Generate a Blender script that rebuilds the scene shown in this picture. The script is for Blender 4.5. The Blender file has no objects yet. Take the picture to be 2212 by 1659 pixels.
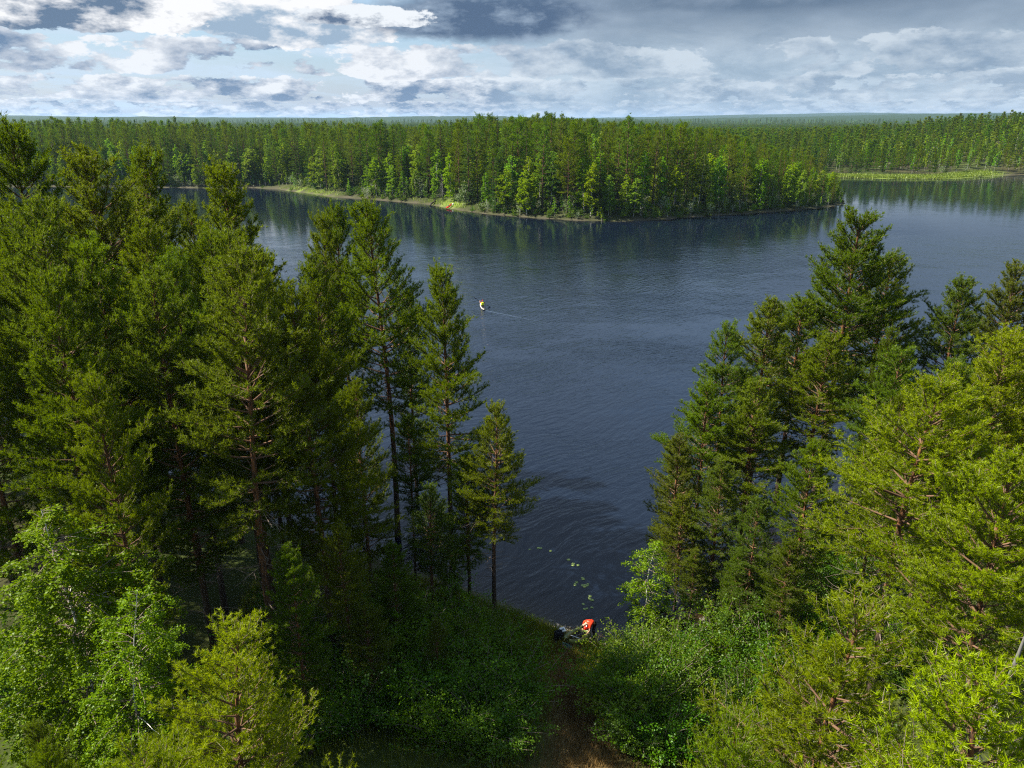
import bpy, math, random
import numpy as np

# ------------------------------------------------------------------ camera, world, sun, exposure
scene = bpy.context.scene
COL = scene.collection
CAM_H = 25.0; EXPOSURE = 1.42
F = 1584.0; CX = 1106.0; CY = 829.5            # focal length and centre for pixels of a 2212 x 1659 view
PITCH = math.radians(19.64)
cam_data = bpy.data.cameras.new('camera')
cam_data.sensor_width = 36.0
cam_data.lens = F / 2212.0 * 36.0
cam_data.clip_start = 0.1; cam_data.clip_end = 40000
cam = bpy.data.objects.new('camera', cam_data); COL.objects.link(cam)
cam.location = (0, 0, CAM_H); cam.rotation_euler = (math.pi/2 - PITCH, 0, 0)
scene.camera = cam

SUN_AZ = math.radians(-84); SUN_EL = math.radians(47)
sun_data = bpy.data.lights.new('sun', 'SUN'); sun_data.energy = 5.0; sun_data.angle = math.radians(0.6)
sun_data.color = (1.0, 0.94, 0.82)
sun = bpy.data.objects.new('sun', sun_data); COL.objects.link(sun)
sun.rotation_euler = (math.pi/2 - SUN_EL, 0, -SUN_AZ + math.pi)
scene.view_settings.view_transform = 'Standard'; scene.view_settings.look = 'None'
scene.view_settings.exposure = EXPOSURE; scene.view_settings.gamma = 1.0
scene.view_settings.use_curve_mapping = False
scene.render.engine = 'CYCLES'
cy = scene.cycles
cy.max_bounces = 3; cy.diffuse_bounces = 2; cy.glossy_bounces = 1; cy.transmission_bounces = 2
cy.transparent_max_bounces = 6; cy.volume_bounces = 0
cy.caustics_reflective = False; cy.caustics_refractive = False
cy.sample_clamp_indirect = 3.0; cy.sample_clamp_direct = 6.0
cy.use_denoising = False; cy.denoiser = 'OPENIMAGEDENOISE'; cy.denoising_input_passes = 'RGB_ALBEDO_NORMAL'; cy.denoising_prefilter = 'NONE'
cy.use_adaptive_sampling = False; cy.pixel_filter_type = 'BLACKMAN_HARRIS'; cy.filter_width = 1.15

class NT:
    """small helper to write node maths"""
    def __init__(s, tree): s.t = tree; s.n = tree.nodes; s.l = tree.links
    def put(s, sock, v):
        if isinstance(v, bpy.types.NodeSocket): s.l.new(v, sock)
        elif v is not None: sock.default_value = v
    def m(s, op, a, b=None, c=None, clamp=False):
        k = s.n.new('ShaderNodeMath'); k.operation = op; k.use_clamp = clamp
        for i, v in enumerate((a, b, c)):
            if v is not None: s.put(k.inputs[i], v)
        return k.outputs[0]
    def vm(s, op, a, b=None):
        k = s.n.new('ShaderNodeVectorMath'); k.operation = op
        s.put(k.inputs[0], a)
        if b is not None: s.put(k.inputs[1], b)
        return k.outputs[1] if op in ('LENGTH', 'DOT_PRODUCT') else k.outputs[0]
    def xyz(s, x, y, z):
        k = s.n.new('ShaderNodeCombineXYZ')
        for i, v in enumerate((x, y, z)): s.put(k.inputs[i], v)
        return k.outputs[0]
    def sep(s, v):
        k = s.n.new('ShaderNodeSeparateXYZ'); s.put(k.inputs[0], v); return k.outputs
    def noise(s, v, scale=1.0, detail=4, rough=0.55, dist=0.0, color=False):
        k = s.n.new('ShaderNodeTexNoise'); s.put(k.inputs['Vector'], v)
        s.put(k.inputs['Scale'], scale); k.inputs['Detail'].default_value = detail
        k.inputs['Roughness'].default_value = rough; k.inputs['Distortion'].default_value = dist
        return k.outputs[1] if color else k.outputs[0]
    def step(s, v, a, b, lo=0.0, hi=1.0):
        k = s.n.new('ShaderNodeMapRange'); k.interpolation_type = 'SMOOTHSTEP'
        for i, x in enumerate((v, a, b, lo, hi)): s.put(k.inputs[i], x)
        return k.outputs[0]
    def mix(s, f, a, b, mode='MIX'):
        k = s.n.new('ShaderNodeMix'); k.data_type = 'RGBA'; k.blend_type = mode
        s.put(k.inputs[0], f)
        for i, v in ((6, a), (7, b)):
            if isinstance(v, (tuple, list)) and len(v) == 3: v = (*v, 1.0)
            s.put(k.inputs[i], v)
        return k.outputs[2]
    def new(s, kind): return s.n.new(kind)

# ---- sky: a clear Nishita dome behind broken cumulus and grey stratus, all as functions of direction
world = bpy.data.worlds.new('World'); scene.world = world; world.use_nodes = True
wt = world.node_tree; wt.nodes.clear(); W = NT(wt)
SKY = 0.1
def build_sky():
    out = W.new('ShaderNodeOutputWorld'); bg = W.new('ShaderNodeBackground')
    sky = W.new('ShaderNodeTexSky'); sky.sky_type = 'NISHITA'; sky.sun_disc = False
    sky.sun_elevation = SUN_EL; sky.sun_rotation = SUN_AZ
    sky.air_density = 1.6; sky.dust_density = 0.6; sky.ozone_density = 2.5
    d = W.vm('NORMALIZE', W.new('ShaderNodeTexCoord').outputs['Generated'])
    x, y, z = W.sep(d)
    az = W.m('ARCTAN2', x, y); el = W.m('ARCSINE', z)
    k = 1.0 / SKY / 2**EXPOSURE
    C = lambda r, g, b: (r*k, g*k, b*k, 1)
    def fb(sa, se, seed, da=0.0, de=0.0, detail=8, rough=.63, dist=.0, wa=None):
        a_ = W.m('ADD', az, da) if da else az
        e_ = W.m('ADD', el, de) if de else el
        return W.noise(W.xyz(W.m('MULTIPLY', a_, sa), W.m('MULTIPLY', e_, se), seed), 1.0, detail, rough, dist)
    # background: blue gaps, pale high cloud in streaks; a grey veil covers the right-hand half
    blue = W.mix(0.7, sky.outputs[0], C(.10, .29, .62))
    veil = W.step(W.m('ADD', W.m('SINE', az), W.m('MULTIPLY', W.m('SUBTRACT', fb(3, 9, 3.0, detail=3), .5), .35)), -.13, .10)
    st = fb(6, 44, 7.3, rough=.62, dist=.4)
    col = W.mix(W.step(st, .38, .64), blue, C(.62, .76, .90))
    st2 = fb(9, 26, 1.3, rough=.62, dist=.3); st3 = fb(4, 11, 5.1, detail=4)
    vcol = W.mix(W.step(st2, .30, .68), C(.29, .40, .52), C(.60, .71, .81))
    vup = W.mix(W.step(st3, .35, .68), C(.15, .215, .31), C(.36, .45, .56))
    vcol = W.mix(W.step(W.m('ADD', el, W.m('MULTIPLY', W.m('SUBTRACT', st3, .5), .08)), .055, .125), vcol, vup)
    col = W.mix(W.m('MULTIPLY', veil, W.step(el, .0, .03, .55, .95)), col, vcol)
    col = W.mix(W.step(el, 0.0, .018, .5, 0.0), col, C(.36, .58, .84))
    # a sheet of heaped cloud: thr = cover, sa/se = grain, shaded by how much cloud lies towards the sun
    def sheet(col, e0, e1, sa, se, seed, thr, amt, white, dark, soft=.05, sh=1.0, up=.5):
        n = fb(sa, se, seed); n1 = fb(sa, se, seed, -.16/sa, .30/se); n2 = fb(sa, se, seed, -.5/sa, .9/se, detail=4)
        env = W.m('MULTIPLY', W.step(el, e0, e0+(e1-e0)*.25), W.step(el, e0+(e1-e0)*.6, e1, 1.0, 0.0))
        dn = W.m('SUBTRACT', n, W.m('ADD', thr, W.m('MULTIPLY', W.m('SUBTRACT', 1.0, env), .35)))
        lit = W.m('ADD', W.m('MULTIPLY', W.m('SUBTRACT', n, n1), 3.4*sh), W.m('MULTIPLY', W.m('SUBTRACT', n, n2), 2.6*sh))
        lit = W.m('ADD', lit, W.step(dn, 0.0, .16, .58, .14))
        lit = W.m('ADD', lit, 0.0, None, True)
        mask = W.m('MULTIPLY', W.step(dn, 0.0, soft), amt)
        return W.mix(mask, col, W.mix(lit, dark, white))
    white = W.mix(veil, C(.92, .94, .97), C(.72, .80, .87)); dark = W.mix(veil, C(.13, .215, .36), C(.23, .325, .45))
    vd = W.m('SUBTRACT', 1.0, W.m('MULTIPLY', veil, .30))
    col = sheet(col, .001, .034, 30, 84, 11.1, .435, W.m('MULTIPLY', vd, .8), white, dark)
    col = sheet(col, .014, .066, 15, 36, 4.2, .44, W.m('MULTIPLY', vd, .92), white, dark)
    col = sheet(col, .038, .115, 9.5, 21, 21.7, .455, W.m('MULTIPLY', vd, .95), white, dark)
    # named big clouds of the upper sky
    def heap(col, a0, e0, ra, re, seed, sx, dark, white, bias=.0, edge=.10, flat=.5, rag=1.9, sh=1.0, hv=.34):
        n0 = fb(sx, sx*2.2, seed); n1 = fb(sx, sx*2.2, seed, -.16/sx, .13/sx); n2 = fb(sx, sx*2.2, seed, -.5/sx, .4/sx, detail=4)
        da = W.m('DIVIDE', W.m('SUBTRACT', az, a0), ra); de = W.m('DIVIDE', W.m('SUBTRACT', el, e0), re)
        de2 = W.m('MULTIPLY', de, W.step(de, -.2, .2, 1.0/flat, 1.0))
        r = W.m('SQRT', W.m('ADD', W.m('MULTIPLY', da, da), W.m('MULTIPLY', de2, de2)))
        v = W.m('ADD', W.m('SUBTRACT', 1.0, r), W.m('MULTIPLY', W.m('SUBTRACT', n0, .5), rag))
        lit = W.m('ADD', W.m('MULTIPLY', W.m('SUBTRACT', n0, n1), 3.4*sh), W.m('MULTIPLY', W.m('SUBTRACT', n0, n2), 2.8*sh))
        lit = W.m('ADD', lit, W.m('ADD', W.m('MULTIPLY', de, hv), W.step(v, .05, .45, .55+bias, .30+bias)), None, True)
        return W.mix(W.step(v, .05, .05+edge), col, W.mix(lit, dark, white))
    px = lambda p, q: (math.atan((p-CX)/F*1.05), math.atan((CY-q)/F) - PITCH)
    W1, D1 = C(.99, .99, 1.0), C(.13, .20, .31)
    a, e = px(690, 66);  col = heap(col, a, e, .135, .046, 2.4, 12, C(.34, .46, .60), W1, .12)
    a, e = px(290, 40);  col = heap(col, a, e, .135, .050, 9.7, 12, D1, W1, .10, .08, .62, 1.7, 1.0, .55)
    a, e = px(-30, 45);  col = heap(col, a, e, .065, .034, 31.0, 14, C(.17, .24, .35), C(.80, .86, .92))
    a, e = px(1560, 0); col = heap(col, a, e, .24, .030, 15.5, 7, C(.13, .195, .29), C(.30, .38, .49), -.1, .5, .8, 1.2, .5)
    a, e = px(1060, 46); col = heap(col, a, e, .21, .048, 5.5, 9, C(.085, .14, .24), C(.36, .46, .59), -.08, .45, .62, 1.5, .8, .30)
    a, e = px(830, 45);  col = heap(col, a, e, .075, .017, 8.5, 15, C(.12, .18, .29), C(.90, .94, .98), .05, .12, .5, 1.9, 1.0, .6)
    # higher up: one broken deck seen from below
    inv = W.m('DIVIDE', 1.0, W.m('MAXIMUM', z, .06))
    q = W.xyz(W.m('MULTIPLY', x, inv), W.m('MULTIPLY', y, inv), .0)
    nn = W.noise(q, 0.75, 6, .58, .3)
    deck = W.mix(W.step(nn, .48, .74), C(.46, .60, .80), C(.13, .21, .37))
    high = W.mix(W.step(nn, .38, .50), W.mix(.5, sky.outputs[0], C(.09, .23, .55)), deck)
    bg2 = W.new('ShaderNodeBackground'); bg3 = W.new('ShaderNodeBackground')
    W.put(bg.inputs[0], col); W.put(bg2.inputs[0], high); W.put(bg3.inputs[0], C(.10, .13, .13))
    for b_ in (bg, bg2, bg3): b_.inputs[1].default_value = SKY
    mA = W.new('ShaderNodeMixShader'); mB = W.new('ShaderNodeMixShader')
    W.put(mA.inputs[0], W.step(el, .13, .24)); wt.links.new(bg.outputs[0], mA.inputs[1]); wt.links.new(bg2.outputs[0], mA.inputs[2])
    W.put(mB.inputs[0], W.step(z, -.02, .0)); wt.links.new(bg3.outputs[0], mB.inputs[1]); wt.links.new(mA.outputs[0], mB.inputs[2])
    wt.links.new(mB.outputs[0], out.inputs[0])
    world.cycles.sampling_method = 'NONE'
build_sky()

# ------------------------------------------------------------------ geometry helpers
R = np.random.default_rng(7)
random.seed(7)
def ray(px, py):
    xc = (px-CX)/F; yc = -(py-CY)/F
    return np.array([xc, math.cos(PITCH)+yc*math.sin(PITCH), -math.sin(PITCH)+yc*math.cos(PITCH)])
def ground_pt(px, py, z=0.0):
    r = ray(px, py); t = (z-CAM_H)/r[2]; return (r[0]*t, r[1]*t)
def at_dist(px, py, D):
    r = ray(px, py); t = D/r[1]; return np.array([r[0]*t, D, CAM_H+r[2]*t])
def to_px(x, y, z):
    dz = z-CAM_H
    f = y*math.cos(PITCH)-dz*math.sin(PITCH); u = y*math.sin(PITCH)+dz*math.cos(PITCH)
    return CX+F*x/f, CY-F*u/f
def mesh_np(name, V, Fc, mats=(), tint=None, midx=None, smooth=False):
    """V (n,3), Fc (m,k) with k = 3 or 4"""
    V = np.asarray(V, np.float32); Fc = np.asarray(Fc, np.int32)
    me = bpy.data.meshes.new(name); k = Fc.shape[1]
    me.vertices.add(len(V)); me.vertices.foreach_set('co', V.ravel())
    me.loops.add(Fc.size); me.loops.foreach_set('vertex_index', Fc.ravel())
    me.polygons.add(len(Fc)); me.polygons.foreach_set('loop_start', np.arange(0, Fc.size, k, dtype=np.int32))
    if midx is not None: me.polygons.foreach_set('material_index', np.asarray(midx, np.int32))
    if smooth: me.polygons.foreach_set('use_smooth', np.ones(len(Fc), bool))
    if tint is not None:
        a = me.attributes.new('tint', 'FLOAT', 'POINT'); a.data.foreach_set('value', np.asarray(tint, np.float32))
    for m in mats: me.materials.append(m)
    me.update(calc_edges=True)
    return me
def link(name, me, parent=None, loc=None):
    o = bpy.data.objects.new(name, me); COL.objects.link(o)
    if parent: o.parent = parent
    if loc is not None: o.location = loc
    return o
def tag(o, label=None, cat=None, group=None, kind=None):
    for k, v in (('label', label), ('category', cat), ('group', group), ('kind', kind)):
        if v: o[k] = v
    return o
def empty(name, loc, rz=0.0, s=1.0):
    e = bpy.data.objects.new(name, None); COL.objects.link(e); e.empty_display_size = .3
    e.location = loc; e.rotation_euler = (0, 0, rz); e.scale = (s, s, s) if np.isscalar(s) else s
    return e
def vnoise(x, y, s, seed=0):
    x = np.asarray(x, float)/s+seed*13.7; y = np.asarray(y, float)/s+seed*7.1
    i = np.floor(x); j = np.floor(y); u = x-i; v = y-j; u = u*u*(3-2*u); v = v*v*(3-2*v)
    h = lambda a, b: np.modf(np.abs(np.sin(a*127.1+b*311.7+seed)*43758.5453))[0]
    return (h(i, j)*(1-u)+h(i+1, j)*u)*(1-v)+(h(i, j+1)*(1-u)+h(i+1, j+1)*u)*v
def norm(a): return a/np.maximum(np.linalg.norm(a, axis=-1, keepdims=True), 1e-9)
def tubes(polys, radii, sides=5):
    """list of (n,3) polylines and (n,) radii -> verts, quads"""
    VV, FF, off = [], [], 0
    ang = np.arange(sides)*2*np.pi/sides
    for P, r in zip(polys, radii):
        P = np.asarray(P, float); n = len(P)
        T = norm(np.gradient(P, axis=0))
        ref = np.array([0, 0, 1.0]) if abs(T[:, 2].mean()) < .8 else np.array([1.0, 0, 0])
        A = norm(np.cross(T, ref)); B = np.cross(T, A)
        ring = P[:, None]+np.asarray(r)[:, None, None]*(A[:, None]*np.cos(ang)[None, :, None]+B[:, None]*np.sin(ang)[None, :, None])
        VV.append(ring.reshape(-1, 3))
        i = np.arange(n-1)[:, None]*sides; j = np.arange(sides)[None]; j2 = (j+1) % sides
        q = np.stack([i+j, i+j2, i+sides+j2, i+sides+j], -1).reshape(-1, 4)+off
        FF.append(q); off += n*sides
    return np.concatenate(VV), np.concatenate(FF)

# ------------------------------------------------------------------ materials
def mat(name):
    m = bpy.data.materials.new(name); m.use_nodes = True; m.node_tree.nodes.clear()
    return m, NT(m.node_tree), m.node_tree.nodes.new('ShaderNodeOutputMaterial')
def foliage_mat(name, dark, light, trans=.35, hue=.05, gloss=.04):
    m, N, out = mat(name)
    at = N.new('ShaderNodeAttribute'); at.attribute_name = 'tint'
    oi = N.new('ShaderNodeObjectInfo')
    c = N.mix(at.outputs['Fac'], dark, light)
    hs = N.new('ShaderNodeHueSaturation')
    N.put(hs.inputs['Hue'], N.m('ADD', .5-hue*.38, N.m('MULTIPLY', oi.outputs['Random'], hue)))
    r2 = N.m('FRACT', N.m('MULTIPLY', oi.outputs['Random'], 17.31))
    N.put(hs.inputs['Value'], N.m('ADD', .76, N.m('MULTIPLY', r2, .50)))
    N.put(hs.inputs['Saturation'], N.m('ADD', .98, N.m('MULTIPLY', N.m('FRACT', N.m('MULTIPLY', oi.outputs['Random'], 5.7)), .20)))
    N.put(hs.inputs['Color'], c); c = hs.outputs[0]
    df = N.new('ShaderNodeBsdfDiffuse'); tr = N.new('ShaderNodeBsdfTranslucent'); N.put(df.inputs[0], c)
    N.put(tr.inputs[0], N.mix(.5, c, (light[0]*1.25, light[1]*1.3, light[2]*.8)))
    mx = N.new('ShaderNodeMixShader'); mx.inputs[0].default_value = trans
    N.l.new(df.outputs[0], mx.inputs[1]); N.l.new(tr.outputs[0], mx.inputs[2])
    if gloss:
        gl = N.new('ShaderNodeBsdfGlossy'); gl.inputs['Roughness'].default_value = .45; gl.inputs[0].default_value = (.8, .85, .8, 1)
        m2 = N.new('ShaderNodeMixShader'); m2.inputs[0].default_value = gloss
        N.l.new(mx.outputs[0], m2.inputs[1]); N.l.new(gl.outputs[0], m2.inputs[2]); mx = m2
    N.l.new(mx.outputs[0], out.inputs[0])
    return m
def solid(name, col, rough=.7, var=.25, scale=8.0, bump=0.0, spec=.3):
    m, N, out = mat(name)
    b = N.new('ShaderNodeBsdfPrincipled'); b.inputs['Roughness'].default_value = rough
    b.inputs['Specular IOR Level'].default_value = spec
    v = N.new('ShaderNodeTexCoord').outputs['Object']; n = N.noise(v, scale, 5, .6)
    N.put(b.inputs['Base Color'], N.mix(n, tuple(c*(1-var) for c in col), tuple(min(1, c*(1+var)) for c in col)))
    if bump:
        bp = N.new('ShaderNodeBump'); bp.inputs['Strength'].default_value = bump; N.put(bp.inputs['Height'], n)
        N.l.new(bp.outputs[0], b.inputs['Normal'])
    N.l.new(b.outputs[0], out.inputs[0]); return m
def bark_mat(name, low, high, z0, z1, white=False):
    m, N, out = mat(name)
    b = N.new('ShaderNodeBsdfPrincipled'); b.inputs['Roughness'].default_value = .9; b.inputs['Specular IOR Level'].default_value = .15
    tc = N.new('ShaderNodeTexCoord'); x, y, z = N.sep(tc.outputs['Object'])
    n = N.noise(N.xyz(N.m('MULTIPLY', x, 6), N.m('MULTIPLY', y, 6), N.m('MULTIPLY', z, 1.6 if not white else 7)), 2.0, 5, .65)
    f = N.step(N.m('ADD', z, N.m('MULTIPLY', n, 3.0)), z0, z1)
    c = N.mix(f, low, high)
    if white: c = N.mix(N.step(n, .56, .62), c, (.035, .03, .028))
    else: c = N.mix(N.step(n, .35, .7), tuple(v*.45 for v in low), c)
    N.put(b.inputs['Base Color'], c)
    bp = N.new('ShaderNodeBump'); bp.inputs['Strength'].default_value = .6; N.put(bp.inputs['Height'], n); N.l.new(bp.outputs[0], b.inputs['Normal'])
    N.l.new(b.outputs[0], out.inputs[0]); return m
M = {}
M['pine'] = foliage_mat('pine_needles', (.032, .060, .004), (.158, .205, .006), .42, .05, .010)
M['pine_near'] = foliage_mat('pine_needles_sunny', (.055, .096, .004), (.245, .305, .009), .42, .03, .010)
M['pine_far'] = foliage_mat('pine_needles_far', (.040, .074, .010), (.145, .200, .016), .40, .07, 0)
M['spruce'] = foliage_mat('spruce_needles', (.022, .050, .010), (.080, .135, .018), .32, .06, 0)
M['birch'] = foliage_mat('birch_leaves', (.045, .095, .004), (.180, .265, .008), .45, .03, .012)
M['birch_far'] = foliage_mat('birch_leaves_far', (.085, .150, .011), (.245, .345, .026), .44, .07, 0)
M['shrub'] = foliage_mat('shrub_leaves', (.030, .068, .005), (.120, .200, .010), .42, .05, .015)
M['willow'] = foliage_mat('willow_leaves', (.10, .15, .06), (.24, .30, .13), .35, .03, .05)
M['bark'] = bark_mat('pine_bark', (.085, .060, .045), (.25, .105, .038), 4.0, 10.0)
M['bark_far'] = bark_mat('far_pine_bark', (.075, .058, .045), (.22, .11, .055), 4.0, 9.0)
M['birch_bark'] = bark_mat('birch_bark', (.42, .40, .37), (.62, .60, .56), .5, 2.0, True)
M['twig'] = solid('dry_twig', (.19, .15, .12), .9, .35, 3.0, 0, .1)
M['limb'] = solid('pine_limb', (.14, .082, .05), .9, .35, 3.0, 0, .1)
M['grey_wood'] = solid('weathered_grey_wood', (.14, .135, .125), .9, .35, 5.0, .4, .1)

# ------------------------------------------------------------------ tree meshes
def tuft_mesh(P, A, L, K, w, tint, spread=(.35, 1.15)):
    """K narrow needle blades round each shoot axis"""
    n = len(P); P = np.repeat(P, K, 0); A = np.repeat(norm(A), K, 0); L = np.repeat(L, K); tt = np.repeat(tint, K)
    ref = norm(R.normal(size=(n*K, 3))); S = norm(np.cross(A, ref))
    th = R.uniform(*spread, n*K)[:, None]
    D = A*np.cos(th)+S*np.sin(th)
    ln = (L*R.uniform(.75, 1.2, n*K))[:, None]
    base = P+A*(R.uniform(-.55, .35, n*K)[:, None])*ln
    side = norm(np.cross(D, norm(R.normal(size=(n*K, 3)))))*w*.5
    V = np.stack([base-side, base+side, base+D*ln], 1).reshape(-1, 3)
    return V, np.arange(n*K*3).reshape(-1, 3), np.repeat(np.clip(tt+R.normal(0, .07, n*K), 0, 1), 3)
def leaf_mesh(P, size, tint, aspect=.62, up=.35):
    n = len(P); a = norm(R.normal(size=(n, 3))); a[:, 2] *= .6; a = norm(a)
    nn = norm(R.normal(size=(n, 3))+np.array([0, 0, up*2])); b = norm(np.cross(nn, a))
    s = (size*R.uniform(.7, 1.25, n))[:, None]
    V = np.stack([P-a*s*.5, P+b*s*.5*aspect, P+a*s*.5, P-b*s*.5*aspect], 1).reshape(-1, 3)
    return V, np.arange(n*4).reshape(-1, 4), np.repeat(np.clip(tint, 0, 1), 4)
def curve_branch(start, phi, pitch, length, bend, n=6, wob=.06):
    t = np.linspace(0, 1, n); P = np.zeros((n, 3)); P[0] = start
    ph = phi+np.cumsum(R.normal(0, wob, n)); pt = pitch+bend*t
    st = length/(n-1)
    for i in range(1, n):
        P[i] = P[i-1]+st*np.array([math.cos(pt[i])*math.cos(ph[i]), math.cos(pt[i])*math.sin(ph[i]), math.sin(pt[i])])
    return P
def lerp_poly(P, f):
    x = f*(len(P)-1); i = min(int(x), len(P)-2); return P[i]+(P[i+1]-P[i])*(x-i), norm(P[i+1]-P[i])

def make_pine(name, H=18., cb=.36, Rad=2.7, whorl=.42, sec=.22, tsp=.090, K=11, w=.028, L=.145, tip=.5, top=(.9, .95),
              dead=14, sides=8, foliage='pine', bark='bark', r0=None, sway=.3, dens=1.0, twigs=True, minlen=.3, shape=.55, pit=(-.12, .95), fin=.22, round_=.58, jit=.06, spread=(.35, 1.2)):
    t = np.linspace(0, 1, 16)
    sx, sy = R.normal(0, sway, 2)
    T = np.stack([sx*np.sin(t*2.6+R.uniform(0, 6))*t, sy*np.sin(t*2.2+R.uniform(0, 6))*t, t*H], 1)
    r0 = r0 or (H*.0078+.02)
    tr = r0*np.maximum(1-t, 0)**.75+.014; tr[0] *= 1.25
    polys, rad = [T], [tr]
    tp, ta, tl, tt = [], [], [], []
    twp, twr = [], []
    zb = cb*H; z = zb; ph0 = R.uniform(0, 6.28)
    lop = R.uniform(0, 6.28)
    while z < H*.985:
        s = (z-zb)/(H-zb); nb = R.integers(4, 7) if s < .85 else R.integers(3, 6)
        for b in range(nb):
            phi = ph0+b*2*math.pi/nb+R.normal(0, .25)
            lobe = .78+.5*float(vnoise(np.array([phi*1.3+lop*9]), np.array([z*.55]), 1.0, 3)[0]); ln = Rad*min(1, (1-s)/shape)**round_*(.5+.5*min(1, s/.22))*R.uniform(.5, 1.22)*lobe*(1+.2*math.cos(phi-lop)*(1-s))+minlen
            if R.random() > dens*(1.12 if lobe > .95 else .85): continue
            c, _ = lerp_poly(T, min(.999, (z+R.uniform(-.12, .12))/H))
            pitch = pit[0]+(pit[1]-pit[0])*s**.95+R.normal(0, .13)
            B = curve_branch(c, phi, pitch, ln, R.uniform(.05, .5)*(1 if s > .15 else .3), 6)
            polys.append(B); rad.append(np.linspace(.010+.012*ln, .006, 6))
            ns = max(2, int(ln/sec))
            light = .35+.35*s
            for k in range(ns):
                f = fin+(.98-fin)*(k+R.uniform(.1, .9))/ns
                p, d = lerp_poly(B, f); sd = (1 if k % 2 else -1)
                ang = math.atan2(d[1], d[0])+sd*R.uniform(.55, 1.15)
                l2 = (.40*ln*(1-f)+.28)*R.uniform(.7, 1.3)
                S = curve_branch(p, ang, math.asin(np.clip(d[2], -1, 1))*.7+R.uniform(-.12, .35), l2, R.uniform(.05, .5), 4, .1)
                if twigs: twp.append(S); twr.append(np.linspace(.009, .004, 4))
                m = max(2, int(l2/tsp))
                for q in range(m):
                    g = .12+.88*((q+R.random())/m)**.75; p2, d2 = lerp_poly(S, g)
                    tp.append(p2+R.normal(0, jit, 3)*(.4+.8*g)); ta.append(d2*1.0+np.array([0, 0, R.uniform(.15, .8)])); tl.append(L*R.uniform(.8, 1.2))
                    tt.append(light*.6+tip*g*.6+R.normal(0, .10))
            m = max(1, int(ln*.65/tsp))
            for q in range(m):
                g = .35+.65*(q+R.random())/m; p2, d2 = lerp_poly(B, g)
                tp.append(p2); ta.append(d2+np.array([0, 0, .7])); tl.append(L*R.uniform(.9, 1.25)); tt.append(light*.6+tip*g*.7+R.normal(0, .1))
        ph0 += 1.1; z += whorl*R.uniform(.7, 1.35)*(1 if s < .9 else .7)
    m = max(3, int(.9/tsp))
    for q in range(m):
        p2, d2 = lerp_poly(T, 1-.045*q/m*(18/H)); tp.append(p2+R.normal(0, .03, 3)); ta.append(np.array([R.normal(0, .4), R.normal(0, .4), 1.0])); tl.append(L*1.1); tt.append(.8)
    for i in range(dead):                                                    # bare snags below the living crown
        z = zb*R.uniform(.45, 1.25); c, _ = lerp_poly(T, z/H); ln = R.uniform(.5, 2.1)
        B = curve_branch(c, R.uniform(0, 6.28), R.uniform(-.35, .2), ln, R.uniform(-.5, .4), 6, .18)
        twp.append(B); twr.append(np.linspace(.022, .006, 6))
        for k in range(R.integers(2, 6)):
            p, d = lerp_poly(B, R.uniform(.3, .95)); S = curve_branch(p, math.atan2(d[1], d[0])+R.uniform(-1.1, 1.1), R.uniform(-.6, .3), ln*R.uniform(.2, .5), R.uniform(-.6, .6), 4, .2)
            twp.append(S); twr.append(np.linspace(.010, .004, 4))
    V1, F1 = tubes(polys[:1], rad[:1], sides); V2, F2 = tubes(polys[1:], rad[1:], 4 if sides > 5 else 3)
    Vs, Fs, mi = [V1, V2], [F1, F2+len(V1)], [np.zeros(len(F1)), np.full(len(F2), 2)]
    if twp:
        V3, F3 = tubes(twp, twr, 3); Vs.append(V3); Fs.append(F3+len(V1)+len(V2)); mi.append(np.ones(len(F3)))
    trunk = mesh_np(name+'_trunk', np.concatenate(Vs), np.concatenate(Fs), (M[bark], M['twig'], M['limb']), None, np.concatenate(mi), True)
    V, Fc, ti = tuft_mesh(np.array(tp), np.array(ta), np.array(tl), K, w, np.array(tt), spread)
    crown = mesh_np(name+'_crown', V, Fc, (M[foliage],), ti)
    return dict(trunk=trunk, crown=crown, H=H, R=Rad)

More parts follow.
